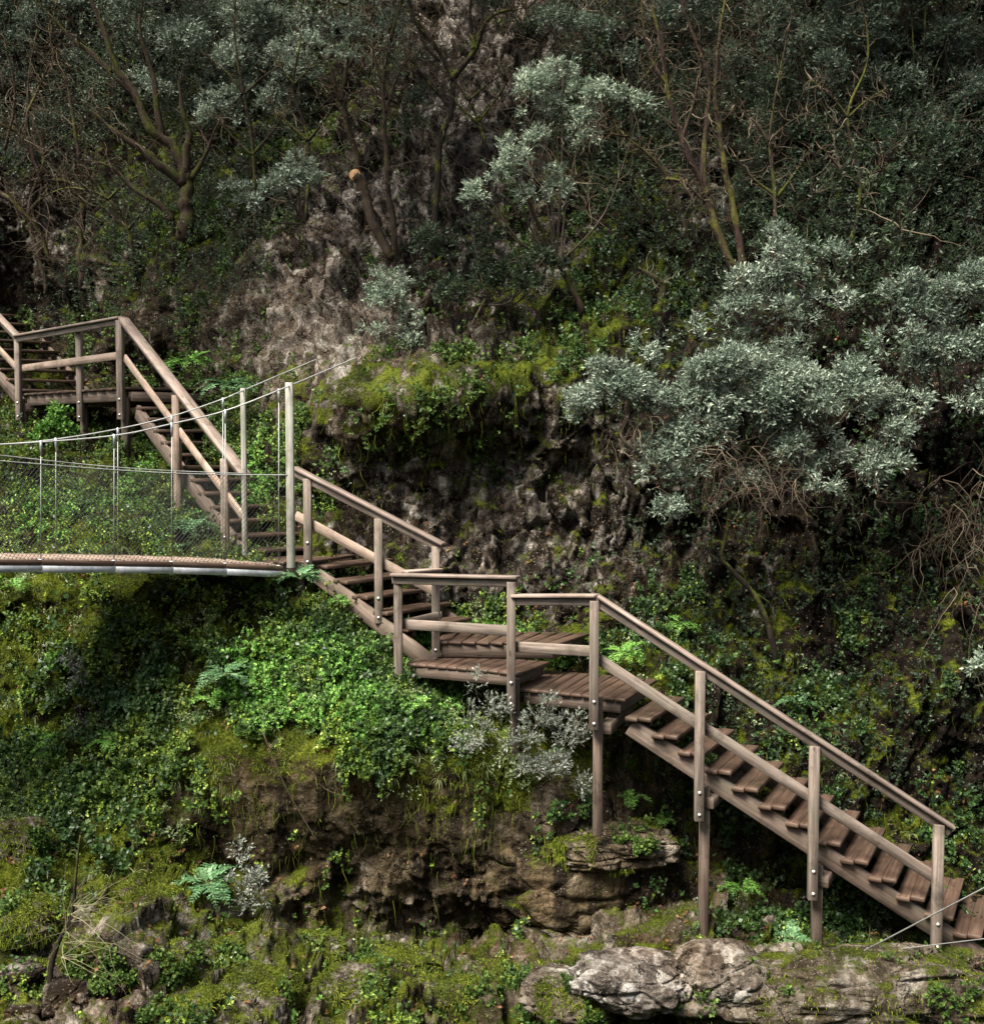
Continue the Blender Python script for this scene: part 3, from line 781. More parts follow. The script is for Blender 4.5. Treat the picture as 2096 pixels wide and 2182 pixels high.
for px in hx:
    Y = nearY(px); top = at(px, yon(mainN, px), Y); bot = at(px, np.interp(px, [p[0] for p in nedge], [p[1] for p in nedge])+6, Y)
    h = MB().tube([bot, top], 0.0055, 5).build('hanger', M['cable'], br)
    c = MB().tube([top-UPZ*0.14, top-UPZ*0.04, top+UPZ*0.015], [0.009, 0.017, 0.014], 6); c.build('clamp', M['steel'], h)
    MB().beam(bot-UPZ*0.03, bot+UPZ*0.05, 0.05, 0.05, up=(0, 1, 0)).build('clamp', M['steel'], h)
fedge = [topx(p)+(p[1],) for p in far]
for px in (475, 366, 251, 119, -30):
    Y = farY(px); fe = sorted([(e[0], e[1]) for e in fedge]); top = at(px, yon(mainF, px), Y)
    bot = at(px, np.interp(px, [e[0] for e in fe], [e[1] for e in fe]), Y)
    h = MB().tube([bot, top], 0.0055, 5).build('hanger', M['cable'], br)
    MB().tube([top-UPZ*0.14, top-UPZ*0.04, top+UPZ*0.015], [0.009, 0.017, 0.014], 6).build('clamp', M['steel'], h)
def wiremesh(pts, edge, Yf, x0, x1):
    """diagonal wire netting between the hand cable and the deck edge"""
    m = MB(); q = sorted([(p[0], p[1]) for p in pts]); e = sorted(edge)
    top = lambda x: np.array(at(x, np.interp(x, [a[0] for a in q], [a[1] for a in q]), Yf(x)))
    bot = lambda x: np.array(at(x, np.interp(x, [a[0] for a in e], [a[1] for a in e]), Yf(x)))
    xs = np.arange(x0, x1, 8.5); n = len(xs); H = 18
    for i in range(n):
        for sgn in (1, -1):
            pl = []
            for k in range(H+1):
                x = xs[i] + sgn*8.5*k
                if x < x0 or x > x1: break
                pl.append(bot(x)*(1-k/H) + top(x)*(k/H))
            if len(pl) > 1:
                P = np.array(pl); off = np.array([0, 0.003*sgn, 0])
                m.tube(P[[0, -1]]+off if len(pl) < 3 else P[::2]+off, 0.0030 if sgn > 0 else 0.0014, 3, cap=False)
    m.build('wire_mesh', M['mesh'], br)
M['mesh'] = metal('mesh_wire', (0.035, 0.035, 0.032), 0.95, 0.0)
wiremesh(handN, nedge, nearY, -250, 612)
wiremesh(handF, [(e[0], e[1]) for e in fedge], farY, -250, 516)
# thin guy wires at the lower right
for (a, b, r, lab) in (((1815, 2040, 11.75), (2240, 1815, 10.6), 0.0075, 'taut pale steel cable rising to the right edge in front of the last stair post'),
                       ((1880, 2027, 11.85), (2300, 1974, 10.9), 0.0045, 'thin pale wire running almost level to the right edge low beside the rocks')):
    A, B = at(*a), at(*b); B = A+(B-A)*6
    o = MB().tube([A, A*0.5+B*0.5-UPZ*0.03, B], r, 6).build('guy_wire', M['cable'], smooth=True, loc=A); tag(o, lab, 'wire')
# ------------------------------------------------------------------ growing things
def leafcol(n, stops, **k): M[n] = leafmat(n, stops, **k)
leafcol('mint_leaf', [(0.0, (0.05, 0.075, 0.05)), (0.4, (0.17, 0.22, 0.15)), (0.75, (0.33, 0.40, 0.29)), (1.0, (0.56, 0.62, 0.48))], rough=0.42, sheen=(0.26, 0.31, 0.23))
leafcol('grey_leaf', [(0.0, (0.022, 0.034, 0.022)), (0.4, (0.11, 0.150, 0.106)), (0.75, (0.26, 0.315, 0.24)), (1.0, (0.52, 0.57, 0.46))], rough=0.40, sheen=(0.19, 0.225, 0.17))
leafcol('mid_leaf', [(0.0, (0.012, 0.020, 0.012)), (0.5, (0.048, 0.070, 0.045)), (0.85, (0.13, 0.165, 0.115)), (1.0, (0.27, 0.31, 0.235))], rough=0.4, sheen=(0.11, 0.14, 0.10))  # darker grey leaf: shade of the upper right is put into its colour
leafcol('silver_leaf', [(0.0, (0.07, 0.085, 0.065)), (0.5, (0.17, 0.19, 0.15)), (1.0, (0.36, 0.37, 0.31))], rough=0.5, sheen=(0.33, 0.34, 0.3))
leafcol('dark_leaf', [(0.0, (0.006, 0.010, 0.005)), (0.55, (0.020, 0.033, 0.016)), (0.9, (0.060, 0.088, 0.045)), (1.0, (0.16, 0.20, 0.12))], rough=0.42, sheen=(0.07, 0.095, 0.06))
leafcol('green_leaf', [(0.0, (0.014, 0.030, 0.005)), (0.3, (0.060, 0.110, 0.015)), (0.6, (0.18, 0.27, 0.036)), (0.85, (0.34, 0.43, 0.09)), (1.0, (0.52, 0.58, 0.22))], rough=0.5, scale=1.9)
leafcol('lush_leaf', [(0.0, (0.022, 0.060, 0.010)), (0.35, (0.075, 0.19, 0.030)), (0.7, (0.17, 0.34, 0.065)), (1.0, (0.34, 0.52, 0.16))], rough=0.5, scale=2.5)
leafcol('fern_leaf', [(0.0, (0.03, 0.075, 0.030)), (0.6, (0.085, 0.18, 0.075)), (1.0, (0.20, 0.33, 0.17))], rough=0.5)
leafcol('moss_blade', [(0.0, (0.016, 0.024, 0.004)), (0.45, (0.070, 0.092, 0.010)), (0.8, (0.16, 0.19, 0.022)), (1.0, (0.30, 0.32, 0.05))], rough=0.9, spec=0.1, scale=1.7)
leafcol('grass_blade', [(0.0, (0.06, 0.085, 0.03)), (0.6, (0.14, 0.18, 0.065)), (1.0, (0.30, 0.31, 0.15))], rough=0.5, scale=2)
leafcol('dry_twig', [(0.0, (0.025, 0.018, 0.012)), (0.6, (0.070, 0.052, 0.036)), (1.0, (0.18, 0.145, 0.10))], rough=0.9, trans=0.0, spec=0.1)
leafcol('white_twig', [(0.0, (0.12, 0.11, 0.06)), (1.0, (0.25, 0.23, 0.14))], rough=0.8, trans=0.0, spec=0.1)
leafcol('dead_leaf', [(0.0, (0.05, 0.024, 0.012)), (0.6, (0.13, 0.065, 0.03)), (1.0, (0.28, 0.17, 0.09))], rough=0.8, spec=0.1)
M['bark'] = barkmat('dark_bark', (0.007, 0.005, 0.004), (0.032, 0.024, 0.018), (0.10, 0.11, 0.02), 0.35)
M['mossbark'] = barkmat('mossy_bark', (0.012, 0.008, 0.006), (0.060, 0.042, 0.028), (0.060, 0.066, 0.012), 0.36)
M['redbark'] = barkmat('reddish_bark', (0.010, 0.006, 0.005), (0.055, 0.035, 0.027), (0.09, 0.085, 0.02), 0.45)
M['stick'] = barkmat('grey_stem_bark', (0.03, 0.023, 0.017), (0.12, 0.095, 0.07), (0.10, 0.11, 0.03), 0.2)
m_, nt_, b_ = mat_new('cut_wood'); b_.inputs['Roughness'].default_value = 0.8
n_ = nd(nt_, 'ShaderNodeTexNoise', {'Vector': nd(nt_, 'ShaderNodeNewGeometry').outputs['Position'], 'Scale': 25, 'Detail': 4}).outputs[0]
nt_.links.new(ramp(nt_, [(0.3, (0.14, 0.065, 0.025)), (0.7, (0.38, 0.22, 0.10))], n_), b_.inputs['Base Color']); M['cut'] = m_

def un(A): return A/(np.linalg.norm(A, axis=-1, keepdims=True)+1e-12)
def basis(T):
    r = np.where(np.abs(T[:, 2:3]) < 0.9, np.array([[0, 0, 1.0]]), np.array([[1.0, 0, 0]]))
    a = un(np.cross(T, r)); return a, np.cross(T, a)

def tufts(tp, td, K, ll, lw, tl, spread=(25, 80), vary=0.35, kink=0.25):
    """K leaves set spirally along each twig; returns (n,4,3) kite-shaped leaf faces"""
    T = len(tp); a, b = basis(td); out = []
    for k in range(K):
        ph = k*2.4 + rng.random(T)*1.6; sp = np.radians(rng.uniform(*spread, T))*(1-0.35*k/K)
        rad = a*np.cos(ph)[:, None] + b*np.sin(ph)[:, None]
        ld = un(td*np.cos(sp)[:, None] + rad*np.sin(sp)[:, None] + rng.normal(0, 0.12, (T, 3)))
        s = un(np.cross(ld, td) + rng.normal(0, kink, (T, 3))); n = np.cross(s, ld)
        L = ll*(1+rng.uniform(-vary, vary, T))[:, None]; Wd = L*lw/ll/2
        p = tp + td*tl*((k+rng.random(T))/K)[:, None]
        out.append(np.stack([p, p+ld*L*0.45+s*Wd+n*L*0.05, p+ld*L, p+ld*L*0.45-s*Wd+n*L*0.05], 1))
    return np.concatenate(out)

def quads(name, Q, mat, parent=None, loc=None, label=None, **k):
    Q = np.asarray(Q); n = len(Q)
    return mesh_obj(name, Q.reshape(-1, 3), np.arange(n*4).reshape(n, 4), M[mat], parent, loc=loc)

def ribbons(P, wd):
    """P (n,m,3) centre lines -> tapering strips; each strip one island"""
    n, m, _ = P.shape; T = np.gradient(P, axis=1); v = CAM - P[:, :1]
    s = un(np.cross(T, v + rng.normal(0, 3.0, v.shape))); w_ = (wd*np.linspace(1, 0.15, m))[None, :, None]/2
    V = np.stack([P-s*w_, P+s*w_], 2).reshape(-1, 3)
    i = (np.arange(n)*m*2)[:, None] + (np.arange(m-1)*2)[None]
    return V, np.stack([i, i+1, i+3, i+2], -1).reshape(-1, 4)

def strands(name, P, wd, mat, parent=None, loc=None):
    V, F = ribbons(P, wd); return mesh_obj(name, V, F, M[mat], parent, loc=loc)

def blobpts(blobs, Y, dens, seed, sub=0.42, shell=0.55, thick=0.75, thr=0.36, droop=0.0, face=0.55):
    """twig positions and directions for crowns given as (px, py, rx, ry[, dY])"""
    r = np.random.default_rng(seed); TP = []; TD = []; C = []
    for bl in blobs:
        px, py, rx, ry = bl[:4]; y = Y + (bl[4] if len(bl) > 4 else 0)
        c = at(px, py, y); R = np.array([rx, (rx+ry)/2*thick, ry])/F_PX*y
        ns = max(4, int(7*(R[0]*R[2])/0.16*0.5)); ns = min(ns, 40)
        d = un(r.normal(0, 1, (ns, 3))); cc = c + d*R*(r.random(ns)**0.45)[:, None]*0.78
        rr = np.mean(R)*sub*r.uniform(0.35, 1.25, ns)*(1 if ns < 12 else (12/ns)**0.33)
        for q, rad in zip(cc, rr):
            n = int(dens*rad*rad*74); d = un(r.normal(0, 1, (n, 3)))
            keep = (d[:, 1] < face) & (d[:, 2] > -0.75); d = d[keep]; n = len(d)
            far_ = np.where(r.random(n) < 0.14, r.uniform(1.1, 1.7, n), 1.0)
            p = q + d*np.array([1.1, 1.0, 0.8])*rad*((shell+(1-shell)*r.random(n))*far_)[:, None]
            TP.append(p); TD.append(un(d*0.7 + np.array([0, -0.15, 0.5-droop]) + r.normal(0, 0.5, (n, 3)))); C.append(q)
    TP = np.concatenate(TP); TD = np.concatenate(TD)
    k = fbm(TP*3.2, 2, seed) > thr
    return TP[k], TD[k], np.array(C)

def limb(m, P, r0, r1, wob=0.25, n=5, sides=7, seed=None, kn=0.12):
    """smooth wandering branch through points P (world)"""
    P = np.asarray(P, float); out = []; 
    for i in range(len(P)-1):
        p0, p1, p2, p3 = P[max(i-1, 0)], P[i], P[i+1], P[min(i+2, len(P)-1)]
        for t in np.linspace(0, 1, n, endpoint=False):
            out.append(p1+0.5*t*(p2-p0+t*(2*p0-5*p1+4*p2-p3+t*(3*(p1-p2)+p3-p0))))
    out.append(P[-1]); out = np.array(out)
    L = len(out); R = np.interp(np.linspace(0, 1, L), [0, 1], [r0, r1])
    j = (fbm(out*2.1+r0*99, 2, 3)[:, None]-0.5)*np.array([1, 0.6, 0.4])*wob; j[0] = 0
    out = out + j*np.minimum(1, R[:, None]*12)
    R = R*(1+rng.normal(0, kn*0.5, L))*(0.9+0.25*fbm(out*3.0, 2, 7)); m.tube(out, R, sides); return out

def wood(parent, limbs, Y, mat, name='trunk', rpx=True):
    """limbs: list of (points [(px,py[,dY])], r0px, r1px)"""
    m = MB(); outs = []
    for pts, r0, r1 in limbs:
        P = [at(p[0], p[1], Y+(p[2] if len(p) > 2 else 0)) for p in pts]
        outs.append(limb(m, P, r0*0.82/F_PX*Y, r1*0.82/F_PX*Y, n=7, kn=0.16))
    return m.build(name, M[mat], parent, smooth=True), outs

def twigs(starts, n, L, seg=6, spread=0.9, grav=0.0, out=None, seed=1, curl=0.35):
    """random bare twigs from start points: (n_total, seg, 3)"""
    r = np.random.default_rng(seed); S = np.repeat(np.asarray(starts), n, 0); N = len(S)
    d = un(r.normal(0, spread, (N, 3)) + (np.array([0, -0.3, 0.2]) if out is None else np.array(out)))
    l = L*r.uniform(0.4, 1.2, N)[:, None]/seg; P = [S]; 
    for k in range(seg-1):
        d = un(d + r.normal(0, curl, (N, 3)) + np.array([0, 0, -grav])); P.append(P[-1] + d*l)
    return np.stack(P, 1)

def stems(parent, base, C, mat='stick', r=0.02, name='stem', frac=1.0, seed=0):
    m = MB(); rr = np.random.default_rng(seed); base = np.asarray(base)
    for q in C:
        if rr.random() > frac: continue
        mid = base*0.45+q*0.55 + np.array([0, 0.05, -0.18*np.linalg.norm(q-base)]) + rr.normal(0, 0.05, 3)
        limb(m, [base + rr.normal(0, 0.03, 3), mid, q], r, r*0.3, 0.1, 5, 5)
    return m.build(name, M[mat], parent, smooth=True)

def shrub(name, label, cat, base, Y, blobs, mat, dens=55, leaf=(0.05, 0.017), K=7, tl=0.10, group=None, stem=0.02, seed=1, stemmat='stick', fr=0.16, **k):
    b = at(base[0], base[1], Y + (base[2] if len(base) > 2 else 0.3))
    t = thing(name, label, cat, b, group)
    tp, td, C = blobpts(blobs, Y, dens, seed, **k)
    quads('foliage', tufts(tp, td, K, leaf[0], leaf[1], tl), mat, t)
    stems(t, b, C, stemmat, stem, frac=fr, seed=seed)
    if len(tp):                                           # fine twigs showing between the leaves
        s = tp[::5] - td[::5]*0.12; tw = np.stack([s, s+td[::5]*0.12, s+td[::5]*0.2], 1)
        strands('twigs', tw, 0.006, 'dry_twig', t)
    return t

# ---- the big grey-green shrubs and trees that hang over the rock
g = 'grey-green trees and shrubs on the rock'
mint = shrub('pale_leafed_tree', 'tall pale mint-green tree leaning over the rock wall above the centre', 'tree', (1185, 560), 16.9,
      [(1180, 165, 95, 50), (1260, 205, 80, 50), (1340, 215, 45, 28), (1140, 230, 60, 60), (1130, 300, 80, 60, -0.1), (1070, 370, 85, 55, -0.2), (1030, 410, 55, 45, -0.3), (1150, 400, 80, 60), (1240, 280, 50, 40)],
      'mint_leaf', dens=62, leaf=(0.055, 0.018), seed=11, stem=0.02)
shrub('grey_shrub', 'grey-green shrub growing on the pale rock above the footbridge cables', 'shrub', (850, 780), 16.9,
      [(820, 595, 75, 38), (780, 640, 75, 45), (850, 660, 85, 55), (790, 700, 60, 40), (880, 730, 60, 45)], 'mint_leaf', dens=48, leaf=(0.05, 0.017), seed=12)
shrub('spreading_shrub', 'broad grey-green shrub hanging over the dark wall above the right-hand stair rail', 'shrub', (1590, 960), 13.9,
      [(1270, 790, 80, 60), (1215, 860, 55, 60, 0.2), (1350, 750, 90, 60), (1400, 830, 100, 70), (1480, 800, 90, 70), (1560, 850, 100, 75), (1650, 880, 90, 65), (1430, 930, 75, 60), (1410, 1010, 62, 60, -0.1),
       (1420, 1085, 48, 45, -0.1), (1640, 960, 80, 50), (1720, 1020, 80, 60), (1700, 940, 60, 50), (1800, 950, 70, 70), (1870, 1010, 55, 60), (1540, 940, 60, 40), (1600, 780, 100, 50), (1740, 860, 90, 60), (1500, 880, 90, 60), (1320, 830, 70, 50), (1820, 880, 70, 60), (1690, 800, 80, 50), (1580, 1010, 60, 30, 0.2), (1460, 1000, 50, 50), (1880, 940, 60, 60), (1760, 790, 90, 50, 0.2), (1850, 840, 70, 50, 0.1), (1540, 760, 80, 40), (1250, 860, 50, 40)],
      'grey_leaf', dens=96, leaf=(0.048, 0.0165), K=7, seed=13, stem=0.02)
shrub('upright_shrub', 'silvery-green shrub with upright shoots growing behind the broad shrub', 'shrub', (1650, 740), 15.0,
      [(1640, 620, 95, 70), (1560, 660, 70, 70), (1720, 570, 80, 55), (1800, 520, 70, 45), (1660, 520, 45, 60), (1740, 660, 90, 60), (1600, 740, 80, 55), (1500, 700, 45, 40), (1680, 740, 70, 50)],
      'grey_leaf', dens=62, leaf=(0.05, 0.017), seed=14, droop=-0.2)
shrub('cliff_shrub', 'dense grey-green shrub filling the right edge of the picture at mid height', 'shrub', (2000, 850), 14.1,
      [(1960, 660, 90, 70), (2040, 610, 70, 60), (1900, 740, 80, 60), (2000, 760, 90, 70), (2070, 720, 60, 70), (1880, 830, 70, 60), (1980, 860, 90, 60), (2080, 860, 60, 60), (1930, 590, 40, 40), (2130, 640, 80, 80)],
      'grey_leaf', dens=85, leaf=(0.048, 0.017), seed=15, droop=-0.1)
shrub('dark_evergreen_tree', 'dark grey-green evergreen filling the upper right corner', 'tree', (1960, 560), 17.0,
      [(1680, 60, 110, 60), (1820, 50, 120, 60), (1960, 80, 120, 70), (2070, 170, 110, 80), (1900, 170, 100, 60), (1780, 160, 90, 50), (2010, 270, 100, 70), (2080, 370, 80, 70), (1940, 380, 60, 50), (2050, 470, 70, 50), (1900, 270, 70, 50), (2180, 200, 110, 120), (1750, -60, 200, 60), (1990, -60, 180, 70)],
      'mid_leaf', dens=44, leaf=(0.055, 0.02), seed=16, stemmat='bark')
shrub('bushy_evergreen', 'small bushy evergreen beside the reddish trunks at the upper right', 'shrub', (1720, 430), 17.2,
      [(1620, 260, 70, 50), (1700, 250, 80, 60), (1760, 290, 60, 40), (1590, 330, 40, 40), (1880, 460, 50, 40), (1650, 180, 80, 50), (1930, 500, 40, 40), (1960, 330, 50, 50)],
      'dark_leaf', dens=48, leaf=(0.055, 0.02), seed=17)
shrub('leafy_shrub', 'dim leafy shrub on the rock between the pale tree and the wooden rails', 'shrub', (1030, 650), 17.0,
      [(930, 530, 75, 45), (1010, 570, 85, 45), (1090, 600, 80, 50), (960, 620, 80, 45), (1170, 540, 60, 45), (1040, 500, 60, 40), (900, 770, 60, 30)], 'dark_leaf', dens=48, leaf=(0.055, 0.024), seed=18)
shrub('low_branching_shrub', 'dark shrub with level branches in front of the rock left of the sawn stump', 'shrub', (640, 470), 19.0,
      [(590, 395, 90, 22), (540, 430, 50, 20), (670, 385, 60, 22), (500, 400, 30, 18), (620, 350, 50, 18)], 'grey_leaf', dens=60, leaf=(0.06, 0.02), seed=19)
shrub('blue_green_bush', 'small rounded green bush in front of the high landing', 'bush', (125, 940), 19.0,
      [(125, 885, 28, 24), (110, 915, 30, 20), (140, 915, 35, 22), (125, 865, 14, 18), (85, 935, 30, 14)], 'lush_leaf', dens=120, leaf=(0.06, 0.03), seed=20)
shrub('silver_bush', 'silvery twiggy bush growing against the posts under the stepped landings', 'bush', (1110, 1650), 12.95,
      [(1010, 1575, 45, 45), (1000, 1530, 30, 35), (1075, 1580, 45, 40), (1060, 1500, 22, 40), (1020, 1450, 14, 40), (1135, 1560, 45, 45), (1190, 1550, 45, 45), (1235, 1560, 30, 50), (1200, 1630, 50, 45), (1130, 1640, 40, 35), (1240, 1660, 20, 35), (1170, 1490, 22, 25)],
      'silver_leaf', dens=90, leaf=(0.036, 0.014), K=8, seed=21, stem=0.010)
shrub('small_silver_shrub', 'little grey-leaved shrub standing against the dark hollow at lower left', 'shrub', (530, 1935), 12.4,
      [(520, 1830, 20, 32), (540, 1870, 28, 32), (525, 1900, 25, 25), (495, 1870, 16, 24), (555, 1915, 25, 20), (515, 1940, 22, 18)], 'silver_leaf', dens=100, leaf=(0.04, 0.017), seed=22, stem=0.008)
shrub('edge_bush', 'small pale-leaved bush poking in at the right edge above the stair rail', 'bush', (2120, 1450), 12.8,
      [(2088, 1415, 20, 30), (2105, 1390, 24, 24)], 'mint_leaf', dens=110, leaf=(0.05, 0.022), seed=23, stem=0.008)
shrub('hanging_shrub', 'small silvery shrub trailing down the mossy bank below the footbridge', 'shrub', (170, 1440), 13.75,
      [(175, 1440, 20, 40), (185, 1500, 26, 40), (165, 1560, 22, 30), (200, 1540, 20, 26), (150, 1400, 16, 30)], 'silver_leaf', dens=85, leaf=(0.034, 0.016), seed=24, stem=0.006, droop=0.7)

# ---- trees on the upper slope
def tree(name, label, base, Y, limbs, bark, blobs=None, mat=None, seed=1, dens=30, leaf=(0.055, 0.02), extra=(), tw=0, twcol='dry_twig', twl=0.5, group='trees on the upper slope'):
    Y = ground(limbs[0][0][0][0], limbs[0][0][0][1])[0][1]-0.22
    t = thing(name, label, 'tree', at(base[0], base[1], Y), group)
    b0 = limbs[0][0][0]
    l0 = ([(b0[0]+2, b0[1]+26, 0.12)] + list(limbs[0][0]), limbs[0][1]*0.9, limbs[0][2]*0.5)
    limbs = [limbs[0]] + [(p_, a_, b_*0.45) for p_, a_, b_ in limbs[1:]]
    _, outs = wood(t, [l0], Y, bark, 'trunk')
    for l in limbs[1:]:
        outs += wood(t, [l], Y, bark, 'branch')[1]
    if tw:
        S = np.concatenate([o[len(o)//3:] for o in outs]); P = twigs(S, tw, twl, 6, seed=seed)
        strands('twigs', P, 0.014, twcol, t)
    if blobs:
        tp, td, C = blobpts(blobs, Y, dens, seed); quads('crown', tufts(tp, td, 7, leaf[0], leaf[1], 0.11), mat, t)
    return t
tree('mossy_tree', 'stout mossy tree with several crooked limbs above the high landing', (395, 480), 20.0,
     [([(400, 490), (398, 440), (392, 385), (375, 330), (330, 270), (290, 200), (225, 80), (180, -50)], 26, 9),
      ([(390, 390), (330, 345, -0.2), (270, 300, -0.3), (225, 265, -0.3), (190, 235, -0.3)], 14, 6), ([(360, 470), (330, 430), (285, 400), (235, 355), (170, 340)], 10, 4),
      ([(395, 390), (400, 300), (390, 230), (382, 170)], 13, 5), ([(235, 155), (190, 110), (150, 80), (100, 25), (30, -40)], 8, 3), ([(410, 380), (440, 320), (470, 250)], 8, 3),
      ([(290, 215), (240, 160, -0.2), (165, 90, -0.2)], 5, 2), ([(345, 300), (330, 190), (300, 60), (310, -40)], 9, 4)],
     'mossbark', [(420, 60, 110, 70, 1.5), (560, 50, 100, 70, 1.5), (520, 160, 100, 70, 1.5), (640, 120, 80, 80, 1), (330, 180, 60, 50, 1.5), (450, 230, 80, 60, 1.3), (560, 250, 60, 50, 1), (400, -50, 300, 60, 1.5), (600, 200, 60, 50, 1)],
     'grey_leaf', seed=31, dens=38, tw=3, twcol='dry_twig')
tree('leaning_bare_tree', 'bare leaning tree on the left edge with a tangle of brown twigs', (170, 590), 21.0,
     [([(175, 590), (172, 500), (178, 440), (160, 395), (120, 383), (85, 392)], 13, 6), ([(90, 392), (70, 330), (60, 250), (90, 170), (130, 90)], 7, 3), ([(-60, 250), (0, 265), (50, 300), (90, 390)], 6, 4),
      ([(-40, 400), (30, 430), (80, 490), (105, 560)], 7, 9), ([(170, 340), (150, 200), (110, 100), (120, 0)], 5, 2), ([(10, 320), (30, 200), (10, 80)], 5, 2)],
     'redbark', [(30, 60, 90, 70, 2), (130, 40, 80, 60, 2), (20, 200, 70, 60, 2), (-80, 120, 120, 120, 2), (180, 120, 60, 60, 2), (60, 330, 50, 40, 1.5)], 'mid_leaf', seed=32, dens=40, tw=6, twl=0.9)
tree('slender_mossy_tree', 'thin upright mossy tree just right of the sawn stump', (838, 560), 18.6,
     [([(840, 565), (835, 480), (826, 380), (822, 290), (817, 200), (826, 110), (850, 20), (855, -40)], 11, 5), ([(822, 210), (800, 140), (790, 80)], 6, 3), ([(820, 240), (845, 170), (870, 120)], 5, 2)],
     'mossbark', [(830, 60, 70, 50, 0.6), (760, 120, 50, 50, 0.8), (700, 60, 80, 70, 1), (790, 0, 90, 50, 0.6)], 'grey_leaf', seed=33, dens=28, tw=3)
tree('crooked_mossy_tree', 'crooked dark tree with yellow moss on its fork directly above the sawn stump', (770, 400), 18.9,
     [([(772, 420), (760, 330), (742, 270), (728, 210), (738, 150), (750, 60), (742, -40)], 12, 6), ([(728, 215), (712, 180), (700, 130)], 8, 5), ([(738, 150), (770, 90), (800, 20)], 5, 3)],
     'mossbark', None, None, seed=34, tw=4)
tree('forked_dark_tree', 'black-barked tree with a wide fork in front of the pale rock column', (925, 500), 18.4,
     [([(926, 520), (930, 400), (938, 300), (960, 240), (963, 165), (925, 95), (885, 45), (865, -30)], 12, 7), ([(963, 170), (1000, 120), (1035, 50), (1065, 25), (1100, 20)], 9, 4), ([(1008, 105), (1000, 50), (1005, -30)], 7, 5),
      ([(940, 130), (905, 90), (890, 20)], 5, 2), ([(960, 235), (925, 190), (880, 130)], 5, 2)],
     'bark', [(1060, 15, 80, 35, 1), (900, 200, 45, 35, 1), (890, 290, 50, 40, 1), (1120, 50, 70, 40, 1)], 'dark_leaf', seed=35, dens=30, tw=4)
tree('reddish_tree', 'tall reddish-barked tree with entwined trunks left of the upper right evergreen', (1570, 600), 17.0,
     [([(1575, 600), (1535, 500), (1495, 400), (1455, 290), (1425, 190), (1410, 90), (1380, -40)], 15, 8), ([(1590, 600), (1572, 480), (1545, 350), (1525, 220), (1530, 90), (1550, -40)], 11, 6),
      ([(1505, 420), (1498, 300), (1515, 180), (1480, 80), (1440, -30)], 9, 5), ([(1450, 300), (1480, 210), (1500, 100)], 6, 3), ([(1420, 380), (1460, 390), (1500, 430)], 5, 6), ([(1425, 180), (1380, 110), (1365, 0)], 6, 3)],
     'redbark', [(1300, 50, 90, 50, 1.2), (1400, 60, 80, 60, 1), (1330, 120, 50, 40, 1), (1210, 40, 70, 40, 1.5), (1470, 20, 80, 50, 1), (1560, 110, 60, 60, 1)], 'mid_leaf', seed=36, dens=40, tw=4)
tree('arching_mossy_branch_tree', 'mossy tree arching leftwards into the pale crown', (1460, 500), 17.1,
     [([(1465, 500), (1440, 410), (1390, 335), (1330, 290), (1270, 265)], 9, 4), ([(1340, 290), (1290, 285), (1230, 300)], 4, 2), ([(1330, 290), (1290, 240), (1250, 225)], 4, 2)],
     'mossbark', None, None, seed=37, tw=7, twl=0.35)
tree('twisted_small_tree', 'small twisted dark tree rooted below the broad shrub at the right', (1640, 1390), 14.0,
     [([(1648, 1400), (1630, 1320), (1600, 1260), (1560, 1210), (1538, 1185), (1548, 1130), (1558, 1050), (1580, 940)], 9, 7), ([(1600, 1262), (1640, 1290), (1655, 1350)], 3, 2)],
     'bark', None, None, seed=38, tw=0)
tree('moss_covered_snag', 'thick moss-covered crooked trunk among the dark leaves left of the reddish trunks', (1230, 640), 16.8,
     [([(1235, 650), (1190, 560), (1150, 480), (1125, 420)], 11, 6), ([(1190, 560), (1130, 545), (1060, 560), (1020, 560)], 6, 3), ([(1400, 700), (1410, 620), (1395, 590), (1360, 570)], 14, 9)],
     'mossbark', None, None, seed=39, tw=2, twl=0.4)
